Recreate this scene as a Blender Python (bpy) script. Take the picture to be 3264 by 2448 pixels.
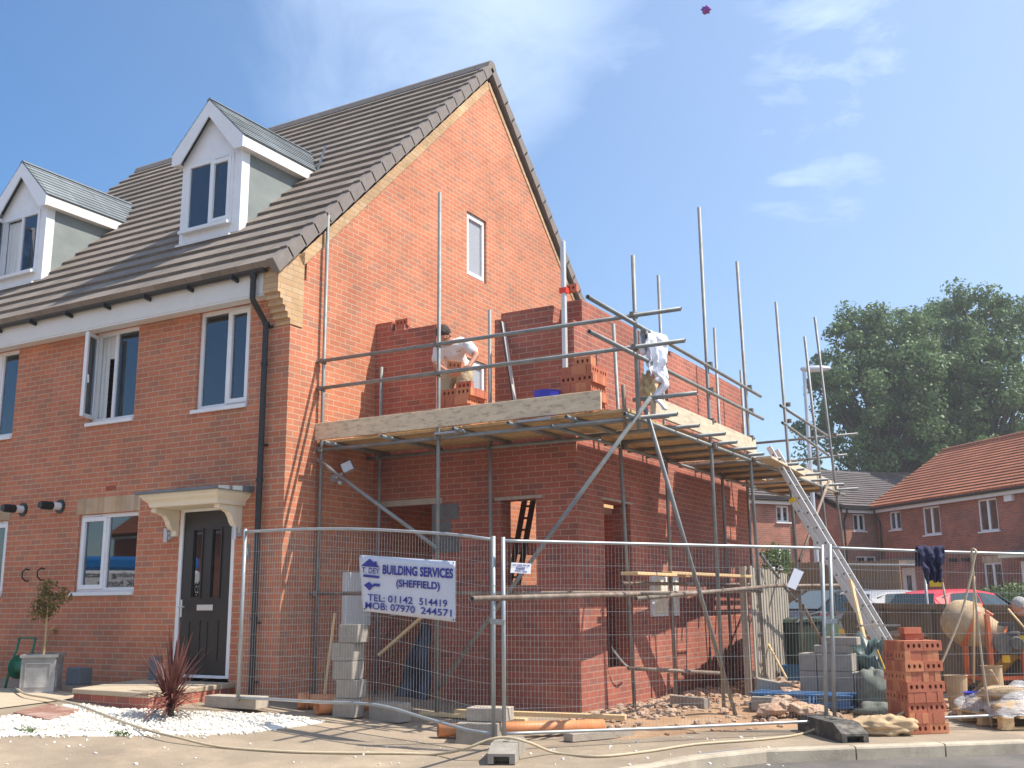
import bpy, bmesh, math, random
from mathutils import Vector, Matrix, noise as mnoise
random.seed(7)
SC = bpy.context.scene
for o in list(bpy.data.objects): bpy.data.objects.remove(o)
COL = SC.collection
R = math.radians
# ---------------------------------------------------------------- camera
CAM = Vector((8.9215, -9.8639, 1.353))
YAW, PITCH, ROLL, FPX = -0.519592278, 0.207238584, -0.00875871, 3329.5
fw = Vector((math.sin(YAW)*math.cos(PITCH), math.cos(YAW)*math.cos(PITCH), math.sin(PITCH)))
rt0 = Vector((math.cos(YAW), -math.sin(YAW), 0)); up0 = rt0.cross(fw)
rt = rt0*math.cos(ROLL)+up0*math.sin(ROLL); up = -rt0*math.sin(ROLL)+up0*math.cos(ROLL)
cd = bpy.data.cameras.new('camera'); cam = bpy.data.objects.new('camera', cd); COL.objects.link(cam)
cam.matrix_world = Matrix(((rt.x, up.x, -fw.x, CAM.x), (rt.y, up.y, -fw.y, CAM.y), (rt.z, up.z, -fw.z, CAM.z), (0, 0, 0, 1)))
cd.sensor_width = 36; cd.lens = 36*FPX/3264; cd.clip_end = 2000; cd.clip_start = .1
SC.camera = cam
# ---------------------------------------------------------------- sky and sun
SUN = Vector((1.0, .42, 1.5)).normalized()       # direction towards the sun
elev = math.asin(SUN.z); azim = math.atan2(SUN.x, SUN.y)
W = bpy.data.worlds.new('World'); SC.world = W; W.use_nodes = True
nt = W.node_tree; nt.nodes.clear()
wo = nt.nodes.new('ShaderNodeOutputWorld'); bg = nt.nodes.new('ShaderNodeBackground')
sky = nt.nodes.new('ShaderNodeTexSky'); sky.sky_type = 'NISHITA'; sky.sun_disc = False
sky.sun_elevation = elev; sky.sun_rotation = azim; sky.air_density = 1.0; sky.dust_density = .6; sky.ozone_density = 3.5
bg.inputs[1].default_value = .12
tc = nt.nodes.new('ShaderNodeTexCoord')
def wmath(op, a, b=None, clamp=False):
    n = nt.nodes.new('ShaderNodeMath'); n.operation = op; n.use_clamp = clamp
    for i, v in enumerate((a, b)):
        if v is None: continue
        if isinstance(v, (int, float)): n.inputs[i].default_value = v
        else: nt.links.new(v, n.inputs[i])
    return n.outputs[0]
def cloud(center, radius, scale, lo, hi, stretch=(1, 1, 1), seed=0):
    mp = nt.nodes.new('ShaderNodeMapping'); mp.inputs['Scale'].default_value = stretch; mp.inputs['Location'].default_value = (seed, seed*.7, 0)
    nt.links.new(tc.outputs['Generated'], mp.inputs[0])
    nz = nt.nodes.new('ShaderNodeTexNoise'); nz.inputs['Scale'].default_value = scale; nz.inputs['Detail'].default_value = 9; nz.inputs['Roughness'].default_value = .62
    nz.inputs['Distortion'].default_value = .6
    nt.links.new(mp.outputs[0], nz.inputs['Vector'])
    mr = nt.nodes.new('ShaderNodeMapRange'); mr.inputs[1].default_value = lo; mr.inputs[2].default_value = hi; mr.interpolation_type = 'SMOOTHSTEP'
    nt.links.new(nz.outputs[0], mr.inputs[0])
    ds = nt.nodes.new('ShaderNodeVectorMath'); ds.operation = 'DISTANCE'; ds.inputs[1].default_value = center
    nt.links.new(tc.outputs['Generated'], ds.inputs[0])
    m2 = nt.nodes.new('ShaderNodeMapRange'); m2.inputs[1].default_value = radius; m2.inputs[2].default_value = radius*.15; m2.interpolation_type = 'SMOOTHSTEP'
    nt.links.new(ds.outputs['Value'], m2.inputs[0])
    return wmath('MULTIPLY', mr.outputs[0], m2.outputs[0])
K = 3264/2212
def ray(u, v):
    a = (u*K-1632)/FPX; b = -(v*K-1224)/FPX
    return rt*a+up*b+fw
def skydir(u, v): return tuple(ray(u, v).normalized())
c1 = cloud(skydir(940, 0), .25, 3.4, .12, .60, (1, 1, 1.3), 21)
c2 = cloud(skydir(1840, 100), .12, 5.0, .30, .70, (1, .8, 2.2), 1)
c3 = cloud(skydir(1640, 270), .26, 4.2, .40, .68, (1, .8, 2.8), 31)
c4 = cloud(skydir(2000, 470), .30, 3.8, .40, .75, (1, 1, 3), 17)
tot = wmath('ADD', wmath('MULTIPLY', c1, .9), wmath('ADD', wmath('MULTIPLY', c2, .6), wmath('ADD', wmath('MULTIPLY', c3, .42), wmath('MULTIPLY', c4, .45))), True)
# thin veil that thickens towards the horizon and to the sun side
sv = nt.nodes.new('ShaderNodeSeparateXYZ'); nt.links.new(tc.outputs['Generated'], sv.inputs[0])
ex = nt.nodes.new('ShaderNodeMapRange'); ex.inputs[1].default_value = -.85; ex.inputs[2].default_value = .15; ex.inputs[3].default_value = .03; ex.inputs[4].default_value = .58
nt.links.new(sv.outputs[0], ex.inputs[0])
tot = wmath('MAXIMUM', tot, ex.outputs[0])
mx = nt.nodes.new('ShaderNodeMix'); mx.data_type = 'RGBA'
nt.links.new(tot, mx.inputs[0]); hsv = nt.nodes.new('ShaderNodeHueSaturation'); hsv.inputs['Saturation'].default_value = 1.28; hsv.inputs['Value'].default_value = 1.05; nt.links.new(sky.outputs[0], hsv.inputs['Color']); nt.links.new(hsv.outputs[0], mx.inputs[6]); mx.inputs[7].default_value = (5.0, 6.1, 7.9, 1)
nt.links.new(mx.outputs[2], bg.inputs[0]); nt.links.new(bg.outputs[0], wo.inputs[0])
sl = bpy.data.lights.new('sun', 'SUN'); sl.energy = 5.0; sl.angle = R(.5); sl.color = (1.0, .93, .83)
so = bpy.data.objects.new('sun', sl); COL.objects.link(so); so.rotation_euler = (-SUN).to_track_quat('-Z', 'Y').to_euler(); so.location = (20, 8, 30)
SC.view_settings.view_transform = 'Standard'; SC.view_settings.look = 'None'; SC.view_settings.gamma = 1; SC.view_settings.exposure = .55
SC.render.engine = 'CYCLES'
# ---------------------------------------------------------------- helpers: a photo point on a real plane of the place
def _on(u, v, ax, val):
    d = ray(u, v); t = (val-CAM[ax])/d[ax]; return CAM+d*t
def fx(u, v, x): return _on(u, v, 0, x)
def fy(u, v, y): return _on(u, v, 1, y)
def fz(u, v, z): return _on(u, v, 2, z)
def fd(u, v, D):
    d = ray(u, v); return CAM+d*(D/math.hypot(d.x, d.y))
def zoom(ox, oy, w, p=2212): return lambda a, b: ((ox+a*w/p)/K, (oy+b*w/p)/K)
ZA = zoom(0, 200, 1100); ZB = zoom(0, 900, 1000); ZC = zoom(0, 1600, 1000, 1956); ZD = zoom(900, 800, 800); ZE = zoom(1600, 850, 800)
ZF = zoom(900, 1400, 800); ZG = zoom(900, 1900, 800); ZH = zoom(1600, 1400, 900); ZI = zoom(1600, 1900, 900); ZJ = zoom(2350, 1350, 914)
ZK = zoom(2400, 1850, 864); ZL = zoom(2300, 800, 964); ZW = zoom(0, 1550, 800); Z4 = zoom(2200, 1200, 600); Z5 = zoom(2200, 1600, 700)
Z6 = zoom(2700, 1650, 564); Z7 = zoom(2700, 2050, 564); ZP = zoom(1340, 1000, 300, 1659); ZQ = zoom(2960, 1850, 304)
def lin(x, pts):
    if x <= pts[0][0]: return pts[0][1]
    for (a, p), (b, q) in zip(pts, pts[1:]):
        if x <= b: return p+(q-p)*(x-a)/(b-a)
    return pts[-1][1]
def h(x, y): return lin(x, [(-3, .36), (-.4, .25), (3.2, 0)])+.03*min(0, max(y, -14)+1)+.012*max(0, min(y, 40)-8)
def fg(u, v, dz=0):
    z = 0
    for _ in range(25):
        p = fz(u, v, z+dz); z = .5*z+.5*h(p.x, p.y)
    return fz(u, v, z+dz)
WO = {}
def V(*a): return Vector(a)
class MB:
    def __init__(s): s.v = []; s.f = []
    def add(s, vs, fs):
        n = len(s.v); s.v += [Vector(p) for p in vs]; s.f += [tuple(i+n for i in f) for f in fs]; return s
    def box(s, c, d, rot=None):
        c = Vector(c); x, y, z = (i/2 for i in d)
        P = [Vector((a*x, b*y, e*z)) for a in (-1, 1) for b in (-1, 1) for e in (-1, 1)]
        if rot is not None: P = [rot @ p for p in P]
        return s.add([c+p for p in P], [(0, 1, 3, 2), (4, 6, 7, 5), (0, 4, 5, 1), (2, 3, 7, 6), (0, 2, 6, 4), (1, 5, 7, 3)])
    def b2(s, a, b): # box between two corners
        a = Vector(a); b = Vector(b); return s.box((a+b)/2, [abs(b[i]-a[i]) for i in range(3)])
    def bar(s, p, q, w, t, upv=(0, 0, 1)):
        p = Vector(p); q = Vector(q); a = (q-p); L = a.length; a.normalize(); u = Vector(upv); sd = a.cross(u)
        if sd.length < 1e-4: sd = a.cross(Vector((1, 0, 0)))
        sd.normalize(); u = sd.cross(a); m = Matrix((a, sd, u)).transposed()
        return s.box((p+q)/2, (L, w, t), m)
    def tube(s, p, q, r, n=8, r2=None, cap=True):
        p = Vector(p); q = Vector(q); a = (q-p).normalized(); r2 = r if r2 is None else r2
        x = a.orthogonal().normalized(); y = a.cross(x)
        P = []
        for c, rr in ((p, r), (q, r2)):
            P += [c+(x*math.cos(2*math.pi*i/n)+y*math.sin(2*math.pi*i/n))*rr for i in range(n)]
        F = [(i, (i+1) % n, n+(i+1) % n, n+i) for i in range(n)]
        if cap: F += [tuple(range(n-1, -1, -1)), tuple(range(n, 2*n))]
        return s.add(P, F)
    def pipe(s, p, q, ro, ri, n=12):   # open-ended hollow tube
        p = Vector(p); q = Vector(q); a = (q-p).normalized(); x = a.orthogonal().normalized(); y = a.cross(x); P = []
        for c, rr in ((p, ro), (q, ro), (q, ri), (p, ri)):
            P += [c+(x*math.cos(2*math.pi*i/n)+y*math.sin(2*math.pi*i/n))*rr for i in range(n)]
        F = []
        for k in range(4):
            for i in range(n): F.append((k*n+i, k*n+(i+1) % n, ((k+1) % 4)*n+(i+1) % n, ((k+1) % 4)*n+i))
        return s.add(P, F)
    def path(s, pts, r, n=7, closed=False):
        pts = [Vector(p) for p in pts]; m = len(pts); P = []; F = []
        x = None
        for k, p in enumerate(pts):
            a = (pts[min(k+1, m-1)]-pts[max(k-1, 0)]).normalized()
            x = a.orthogonal().normalized() if x is None else (x-a*x.dot(a)).normalized()
            y = a.cross(x); rr = r[k] if isinstance(r, (list, tuple)) else r
            P += [p+(x*math.cos(2*math.pi*i/n)+y*math.sin(2*math.pi*i/n))*rr for i in range(n)]
        for k in range(m-1):
            F += [(k*n+i, k*n+(i+1) % n, (k+1)*n+(i+1) % n, (k+1)*n+i) for i in range(n)]
        F += [tuple(range(n-1, -1, -1)), tuple(range((m-1)*n, m*n))]
        return s.add(P, F)
    def prism(s, poly, vec):
        poly = [Vector(p) for p in poly]; vec = Vector(vec); n = len(poly)
        return s.add(poly+[p+vec for p in poly], [tuple(range(n-1, -1, -1)), tuple(range(n, 2*n))]+[(i, (i+1) % n, n+(i+1) % n, n+i) for i in range(n)])
    def lathe(s, o, ax, prof, n=20, closed=True):  # prof: (t along axis, radius)
        o = Vector(o); ax = Vector(ax).normalized(); x = ax.orthogonal().normalized(); y = ax.cross(x); P = []
        for t, r in prof: P += [o+ax*t+(x*math.cos(2*math.pi*i/n)+y*math.sin(2*math.pi*i/n))*r for i in range(n)]
        F = []
        for k in range(len(prof)-1): F += [(k*n+i, k*n+(i+1) % n, (k+1)*n+(i+1) % n, (k+1)*n+i) for i in range(n)]
        if closed: F += [tuple(range(n-1, -1, -1)), tuple(range((len(prof)-1)*n, len(prof)*n))]
        return s.add(P, F)
    def ball(s, c, rad, nu=12, nv=8, jit=0, rot=None):
        c = Vector(c); rad = Vector(rad) if hasattr(rad, '__len__') else Vector((rad,)*3); P = []; F = []
        for j in range(1, nv):
            th = math.pi*j/nv
            for i in range(nu):
                ph = 2*math.pi*i/nu; d = Vector((math.sin(th)*math.cos(ph), math.sin(th)*math.sin(ph), math.cos(th)))
                k = 1+jit*mnoise.noise(d*2.3+c*3.1) if jit else 1
                q = Vector((d.x*rad.x, d.y*rad.y, d.z*rad.z))*k; P.append(c+(rot @ q if rot is not None else q))
        e = Vector((0, 0, rad.z)); e = rot @ e if rot is not None else e
        P += [c+e, c-e]; T = len(P)-2; B = T+1
        for j in range(nv-2): F += [(j*nu+i, (j+1)*nu+i, (j+1)*nu+(i+1) % nu, j*nu+(i+1) % nu) for i in range(nu)]
        F += [(T, i, (i+1) % nu) for i in range(nu)]+[(B, (nv-2)*nu+(i+1) % nu, (nv-2)*nu+i) for i in range(nu)]
        return s.add(P, F)
    def grid(s, fn, nu, nv, thick=0):
        n0 = len(s.v); P = [Vector(fn(i/nu, j/nv)) for j in range(nv+1) for i in range(nu+1)]
        F = [(j*(nu+1)+i, j*(nu+1)+i+1, (j+1)*(nu+1)+i+1, (j+1)*(nu+1)+i) for j in range(nv) for i in range(nu)]
        return s.add(P, F)
    def build(s, name, mat, parent=None, loc=None, local=False, smooth=False, bevel=0, solid=0, sub=0, mats=None, uv=True, recalc=True):
        if parent is not None: base = Vector((0, 0, 0)) if local else WO[parent.name]
        elif loc is not None: base = Vector(loc)
        else:
            n = max(1, len(s.v)); base = V(sum(p.x for p in s.v)/n, sum(p.y for p in s.v)/n, min(p.z for p in s.v))
        me = bpy.data.meshes.new(name); me.from_pydata([p-base for p in s.v], [], s.f)
        bm = bmesh.new(); bm.from_mesh(me)
        if recalc: bmesh.ops.recalc_face_normals(bm, faces=bm.faces)
        if bevel: bmesh.ops.bevel(bm, geom=list(bm.edges), offset=bevel, segments=1, affect='EDGES', clamp_overlap=True)
        if uv:
            ul = bm.loops.layers.uv.new('UVMap'); bm.normal_update()
            for f in bm.faces:
                n = f.normal; ax = max(range(3), key=lambda i: abs(n[i])+(.01 if i == 2 else 0))
                for l in f.loops:
                    c = l.vert.co+base; l[ul].uv = (c.y, c.z) if ax == 0 else (c.x, c.z) if ax == 1 else (c.x, c.y)
        if smooth:
            for f in bm.faces: f.smooth = True
        bm.to_mesh(me); bm.free()
        me.materials.append(mat)
        o = bpy.data.objects.new(name, me); COL.objects.link(o)
        if parent is not None: o.parent = parent; WO[o.name] = Vector(base)
        else: o.location = base; WO[o.name] = base
        if solid:
            m = o.modifiers.new('t', 'SOLIDIFY'); m.thickness = solid; m.offset = 0
        if sub:
            m = o.modifiers.new('s', 'SUBSURF'); m.levels = sub; m.render_levels = sub
        return o
def T(o, label=None, cat=None, group=None, kind=None):
    for k, v in (('label', label), ('category', cat), ('group', group), ('kind', kind)):
        if v: o[k] = v
    return o
def thing(name, label, cat, loc=(0, 0, 0), rz=0, group=None):
    o = bpy.data.objects.new(name, None); COL.objects.link(o); o.location = loc; o.rotation_euler = (0, 0, rz)
    o.empty_display_size = .2; WO[o.name] = Vector(loc); return T(o, label, cat, group)
def dup(root, loc, rot=(0, 0, 0), label=None, group=None):
    r = root.copy(); COL.objects.link(r); r.location = loc; r.rotation_euler = rot; WO[r.name] = Vector(loc)
    if label: r['label'] = label
    if group: r['group'] = group
    for ch in list(root.children):
        c = ch.copy(); COL.objects.link(c); c.parent = r
        for g in list(ch.children):
            d = g.copy(); COL.objects.link(d); d.parent = c
    return r
# ---------------------------------------------------------------- materials
def newmat(name):
    m = bpy.data.materials.new(name); m.use_nodes = True; t = m.node_tree; b = t.nodes['Principled BSDF']; return m, t, b
def rgba(c): return (c[0], c[1], c[2], 1)
def mat(name, col,  rough=.7, var=.15, scale=6, metal=0, bump=0, bscale=40, spec=.4, dirt=None, dirt_amt=.5, dscale=3, coat=0, stretch=None, speck=0):
    m, t, b = newmat(name); N = t.nodes; Lk = t.links
    tcn = N.new('ShaderNodeTexCoord'); src = tcn.outputs['Object']
    if stretch:
        mp = N.new('ShaderNodeMapping'); mp.inputs['Scale'].default_value = stretch; Lk.new(src, mp.inputs[0]); src = mp.outputs[0]
    n1 = N.new('ShaderNodeTexNoise'); n1.inputs['Scale'].default_value = scale; n1.inputs['Detail'].default_value = 6; n1.inputs['Roughness'].default_value = .65; Lk.new(src, n1.inputs['Vector'])
    mr = N.new('ShaderNodeMapRange'); mr.inputs[1].default_value = .3; mr.inputs[2].default_value = .7; Lk.new(n1.outputs[0], mr.inputs[0])
    mixn = N.new('ShaderNodeMix'); mixn.data_type = 'RGBA'
    mixn.inputs[6].default_value = rgba([c*(1-var) for c in col]); mixn.inputs[7].default_value = rgba([min(.95, c*(1+var)) for c in col])
    Lk.new(mr.outputs[0], mixn.inputs[0]); out = mixn.outputs[2]
    if dirt:
        n2 = N.new('ShaderNodeTexNoise'); n2.inputs['Scale'].default_value = dscale; n2.inputs['Detail'].default_value = 8; n2.inputs['Roughness'].default_value = .7; Lk.new(src, n2.inputs['Vector'])
        m3 = N.new('ShaderNodeMapRange'); m3.inputs[1].default_value = .5; m3.inputs[2].default_value = .68; m3.inputs[4].default_value = dirt_amt; Lk.new(n2.outputs[0], m3.inputs[0])
        m2 = N.new('ShaderNodeMix'); m2.data_type = 'RGBA'; Lk.new(m3.outputs[0], m2.inputs[0]); Lk.new(out, m2.inputs[6]); m2.inputs[7].default_value = rgba(dirt); out = m2.outputs[2]
    if speck:
        for sc_, lo, hi, k0, k1 in ((90, .3, .7, 1-speck, 1+speck), (260, .35, .65, 1-speck, 1+speck), (.45, .35, .65, .82, 1.12)):
            n7 = N.new('ShaderNodeTexNoise'); n7.inputs['Scale'].default_value = sc_; n7.inputs['Detail'].default_value = 4 if sc_ > 1 else 9; n7.inputs['Roughness'].default_value = .7; Lk.new(src, n7.inputs['Vector'])
            m7 = N.new('ShaderNodeMapRange'); m7.inputs[1].default_value = lo; m7.inputs[2].default_value = hi; m7.inputs[3].default_value = k0; m7.inputs[4].default_value = k1; Lk.new(n7.outputs[0], m7.inputs[0])
            v7 = N.new('ShaderNodeVectorMath'); v7.operation = 'SCALE'; Lk.new(out, v7.inputs[0]); Lk.new(m7.outputs[0], v7.inputs['Scale']); out = v7.outputs[0]
    Lk.new(out, b.inputs['Base Color']); b.inputs['Roughness'].default_value = rough; b.inputs['Metallic'].default_value = metal
    b.inputs['Specular IOR Level'].default_value = spec
    if coat: b.inputs['Coat Weight'].default_value = coat; b.inputs['Coat Roughness'].default_value = .05
    if bump:
        n4 = N.new('ShaderNodeTexNoise'); n4.inputs['Scale'].default_value = bscale; n4.inputs['Detail'].default_value = 4; Lk.new(src, n4.inputs['Vector'])
        bp = N.new('ShaderNodeBump'); bp.inputs['Strength'].default_value = bump; bp.inputs['Distance'].default_value = .01; Lk.new(n4.outputs[0], bp.inputs['Height']); Lk.new(bp.outputs[0], b.inputs['Normal'])
    return m
def brickmat(name, c1, c2, mortar, bw=.225, bh=.075, ms=.006, var=.25, c3=None, off=.5, bump=.5, rough=.85, patch=None):
    m, t, b = newmat(name); N = t.nodes; Lk = t.links
    uvn = N.new('ShaderNodeUVMap'); uvn.uv_map = 'UVMap'
    br = N.new('ShaderNodeTexBrick'); br.offset = off; br.inputs['Scale'].default_value = 1; br.inputs['Brick Width'].default_value = bw; br.inputs['Row Height'].default_value = bh
    br.inputs['Mortar Size'].default_value = ms; br.inputs['Mortar Smooth'].default_value = .15; br.inputs['Bias'].default_value = 0
    br.inputs['Color1'].default_value = rgba(c1); br.inputs['Color2'].default_value = rgba(c2); br.inputs['Mortar'].default_value = rgba(mortar)
    Lk.new(uvn.outputs[0], br.inputs['Vector'])
    # second tone, brick by brick: cell coordinates of each brick
    sp = N.new('ShaderNodeSeparateXYZ'); Lk.new(uvn.outputs[0], sp.inputs[0])
    def mt(op, a, bb=None):
        n = N.new('ShaderNodeMath'); n.operation = op
        for i, v in enumerate((a, bb)):
            if v is None: continue
            if isinstance(v, (int, float)): n.inputs[i].default_value = v
            else: Lk.new(v, n.inputs[i])
        return n.outputs[0]
    row = mt('FLOOR', mt('DIVIDE', sp.outputs[1], bh)); par = mt('MODULO', mt('ABSOLUTE', row), 2)
    colx = mt('FLOOR', mt('ADD', mt('DIVIDE', sp.outputs[0], bw), mt('MULTIPLY', mt('SUBTRACT', 1, par), off)))
    cb = N.new('ShaderNodeCombineXYZ'); Lk.new(row, cb.inputs[0]); Lk.new(colx, cb.inputs[1])
    wn = N.new('ShaderNodeTexWhiteNoise'); wn.noise_dimensions = '2D'; Lk.new(cb.outputs[0], wn.inputs['Vector'])
    mr = N.new('ShaderNodeMapRange'); mr.inputs[1].default_value = .62; mr.inputs[2].default_value = 1; mr.inputs[4].default_value = .85; Lk.new(wn.outputs['Value'], mr.inputs[0])
    mc = N.new('ShaderNodeMix'); mc.data_type = 'RGBA'; mc.inputs[7].default_value = rgba(c3 or c2)
    inv = mt('SUBTRACT', 1, br.outputs['Fac']); Lk.new(mt('MULTIPLY', mr.outputs[0], inv), mc.inputs[0]); Lk.new(br.outputs['Color'], mc.inputs[6])
    nz = N.new('ShaderNodeTexNoise'); nz.inputs['Scale'].default_value = 1.3; nz.inputs['Detail'].default_value = 8; nz.inputs['Roughness'].default_value = .7; Lk.new(uvn.outputs[0], nz.inputs['Vector'])
    mv = N.new('ShaderNodeMapRange'); mv.inputs[1].default_value = .3; mv.inputs[2].default_value = .7; mv.inputs[3].default_value = 1-var; mv.inputs[4].default_value = 1+var; Lk.new(nz.outputs[0], mv.inputs[0])
    nb = N.new('ShaderNodeTexNoise'); nb.inputs['Scale'].default_value = .32; nb.inputs['Detail'].default_value = 5; nb.inputs['Roughness'].default_value = .6; Lk.new(uvn.outputs[0], nb.inputs['Vector'])
    mb = N.new('ShaderNodeMapRange'); mb.inputs[1].default_value = .35; mb.inputs[2].default_value = .65; mb.inputs[3].default_value = .88; mb.inputs[4].default_value = 1.1; Lk.new(nb.outputs[0], mb.inputs[0])
    ne = N.new('ShaderNodeTexNoise'); ne.inputs['Scale'].default_value = 2.3; ne.inputs['Detail'].default_value = 9; ne.inputs['Roughness'].default_value = .75; ne.inputs['Distortion'].default_value = 1; Lk.new(uvn.outputs[0], ne.inputs['Vector'])
    me_ = N.new('ShaderNodeMapRange'); me_.inputs[1].default_value = .60; me_.inputs[2].default_value = .78; me_.inputs[4].default_value = .38; Lk.new(ne.outputs[0], me_.inputs[0])
    mf = N.new('ShaderNodeMix'); mf.data_type = 'RGBA'; Lk.new(me_.outputs[0], mf.inputs[0]); Lk.new(mc.outputs[2], mf.inputs[6]); mf.inputs[7].default_value = rgba(mortar)
    vm = N.new('ShaderNodeVectorMath'); vm.operation = 'SCALE'; Lk.new(mf.outputs[2], vm.inputs[0]); Lk.new(mt('MULTIPLY', mv.outputs[0], mb.outputs[0]), vm.inputs['Scale'])
    out = vm.outputs[0]
    Lk.new(out, b.inputs['Base Color']); b.inputs['Roughness'].default_value = rough; b.inputs['Specular IOR Level'].default_value = .25
    n5 = N.new('ShaderNodeTexNoise'); n5.inputs['Scale'].default_value = 60; n5.inputs['Detail'].default_value = 3; Lk.new(uvn.outputs[0], n5.inputs['Vector'])
    hh = mt('ADD', inv, mt('MULTIPLY', n5.outputs[0], .35))
    bp = N.new('ShaderNodeBump'); bp.inputs['Strength'].default_value = bump; bp.inputs['Distance'].default_value = .006; Lk.new(hh, bp.inputs['Height']); Lk.new(bp.outputs[0], b.inputs['Normal'])
    return m
def glassmat(name, tint=(.72, .78, .80), base=.11):
    m = bpy.data.materials.new(name); m.use_nodes = True; t = m.node_tree; t.nodes.clear(); N = t.nodes
    o = N.new('ShaderNodeOutputMaterial'); tr = N.new('ShaderNodeBsdfTransparent'); tr.inputs[0].default_value = rgba(tint)
    gl = N.new('ShaderNodeBsdfGlossy'); gl.inputs['Roughness'].default_value = .02; gl.inputs[0].default_value = (.9, .93, 1, 1)
    fr = N.new('ShaderNodeFresnel'); fr.inputs[0].default_value = 1.5
    ad = N.new('ShaderNodeMath'); ad.operation = 'ADD'; ad.use_clamp = True; ad.inputs[1].default_value = base-.04; t.links.new(fr.outputs[0], ad.inputs[0])
    mx = N.new('ShaderNodeMixShader'); t.links.new(ad.outputs[0], mx.inputs[0]); t.links.new(tr.outputs[0], mx.inputs[1]); t.links.new(gl.outputs[0], mx.inputs[2]); t.links.new(mx.outputs[0], o.inputs[0])
    return m
M = {}
M['brick'] = brickmat('house_brick', (.565, .205, .108), (.475, .165, .09), (.53, .37, .25), c3=(.38, .18, .115), var=.13)
M['newbrick'] = brickmat('new_brick', (.40, .125, .085), (.33, .105, .075), (.41, .26, .18), c3=(.25, .10, .08), ms=.006, var=.16)
M['buff'] = brickmat('buff_brick', (.53, .35, .19), (.46, .29, .15), (.36, .26, .17), c3=(.54, .38, .23))
M['soldier'] = brickmat('buff_soldier_brick', (.50, .35, .21), (.40, .26, .15), (.42, .33, .24), bw=.075, bh=.6, c3=(.54, .42, .30), ms=.005, off=0)
M['farbrick'] = brickmat('far_brick', (.40, .125, .075), (.30, .10, .062), (.36, .25, .19), c3=(.25, .10, .075))
M['farbrick2'] = brickmat('far_brick_pale', (.38, .15, .10), (.30, .12, .085), (.38, .28, .22), c3=(.27, .12, .09))
M['tile'] = brickmat('roof_tile', (.245, .20, .165), (.21, .175, .145), (.10, .085, .07), bw=.30, bh=.6, ms=.004, c3=(.28, .235, .195), off=0, var=.18, bump=.3)
M['tile_red'] = brickmat('roof_tile_red', (.42, .16, .08), (.36, .13, .07), (.12, .04, .025), bw=.22, bh=.6, ms=.012, c3=(.34, .135, .075), off=0, var=.15)
M['tile_grey'] = brickmat('roof_tile_grey', (.15, .125, .115), (.125, .105, .10), (.05, .04, .04), bw=.33, bh=.6, ms=.005, off=0, var=.12)
M['slate'] = brickmat('slate', (.20, .225, .235), (.165, .185, .195), (.07, .08, .085), bw=.25, bh=.6, ms=.006, off=0, var=.2, c3=(.24, .27, .28))
M['verge'] = mat('verge_tile', (.21, .18, .16), .8, .12, 8)
M['pvc'] = mat('white_upvc', (.80, .80, .80), .35, .03, 4, dirt=(.6, .57, .52), dirt_amt=.25)
M['fascia'] = mat('white_fascia', (.72, .70, .66), .6, .05, 3, dirt=(.5, .47, .42), dirt_amt=.35)
M['cream'] = mat('cream_canopy', (.78, .70, .54), .55, .05, 3)
M['lead'] = mat('lead_grey', (.16, .18, .19), .6, .2, 5)
M['render_grey'] = mat('grey_cheek', (.21, .235, .225), .75, .16, 2.5, dirt=(.28, .30, .29), dirt_amt=.6, dscale=2, stretch=(1, .5, 1))
M['black'] = mat('black_plastic', (.025, .023, .022), .4, .15, 6)
M['door'] = mat('black_door', (.03, .025, .022), .35, .2, 3)
M['glass'] = glassmat('glass'); M['glass_dark'] = glassmat('glass_dark', (.25, .28, .32), .16)
M['cloth_pale'] = mat('pale_curtain', (.72, .72, .70), .9, .12, 3, stretch=(12, 12, .5))
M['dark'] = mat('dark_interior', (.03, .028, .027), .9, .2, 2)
M['steel'] = mat('galvanised_tube', (.23, .24, .235), .55, .25, 5, metal=.3, dirt=(.24, .20, .155), dirt_amt=.6, dscale=7, bump=.1, bscale=60)
M['steel_new'] = mat('galvanised_fence', (.38, .40, .40), .42, .12, 8, metal=.4, dirt=(.4, .36, .3), dirt_amt=.3, dscale=9)
M['rust'] = mat('rusty_tube', (.22, .16, .12), .65, .3, 6, metal=.1, dirt=(.34, .30, .25), dirt_amt=.6, dscale=6)
M['coupler'] = mat('coupler_steel', (.20, .17, .145), .55, .3, 20, metal=.4)
M['board'] = mat('scaffold_board', (.70, .55, .37), .85, .10, 4, dirt=(.16, .11, .08), dirt_amt=.6, dscale=7, stretch=(1, 3, 3), bump=.25, bscale=30)
M['board_side'] = mat('scaffold_board_pale', (.60, .50, .36), .85, .14, 3, dirt=(.30, .23, .16), dirt_amt=.7, dscale=5, stretch=(8, 1.2, 6), bump=.2, bscale=30)
M['deck'] = mat('deck_board', (.52, .36, .19), .85, .22, 2.5, dirt=(.30, .2, .12), dirt_amt=.5, stretch=(4, 4, 4))
M['timber'] = mat('new_timber', (.68, .48, .25), .75, .12, 5, stretch=(2, 2, 12))
M['fencewood'] = mat('weathered_fence', (.36, .32, .26), .9, .3, 5, dirt=(.2, .17, .14), dirt_amt=.5, stretch=(9, 9, .6))
M['fencebrown'] = mat('brown_fence', (.24, .14, .07), .9, .25, 5, stretch=(8, 8, .7))
M['asphalt'] = mat('dusty_tarmac', (.31, .245, .175), .92, .18, 1.2, bump=.5, bscale=180, dirt=(.42, .32, .22), dirt_amt=.6, dscale=.9, speck=.22)
M['road'] = mat('road_asphalt', (.13, .118, .105), .9, .2, 1.5, bump=.5, bscale=160, dirt=(.2, .17, .14), dirt_amt=.5, dscale=1.2, speck=.25)
M['kerb'] = mat('kerb_concrete', (.47, .40, .30), .9, .14, 5, bump=.3, bscale=80, dirt=(.26, .21, .16), dirt_amt=.55, speck=.1)
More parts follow.
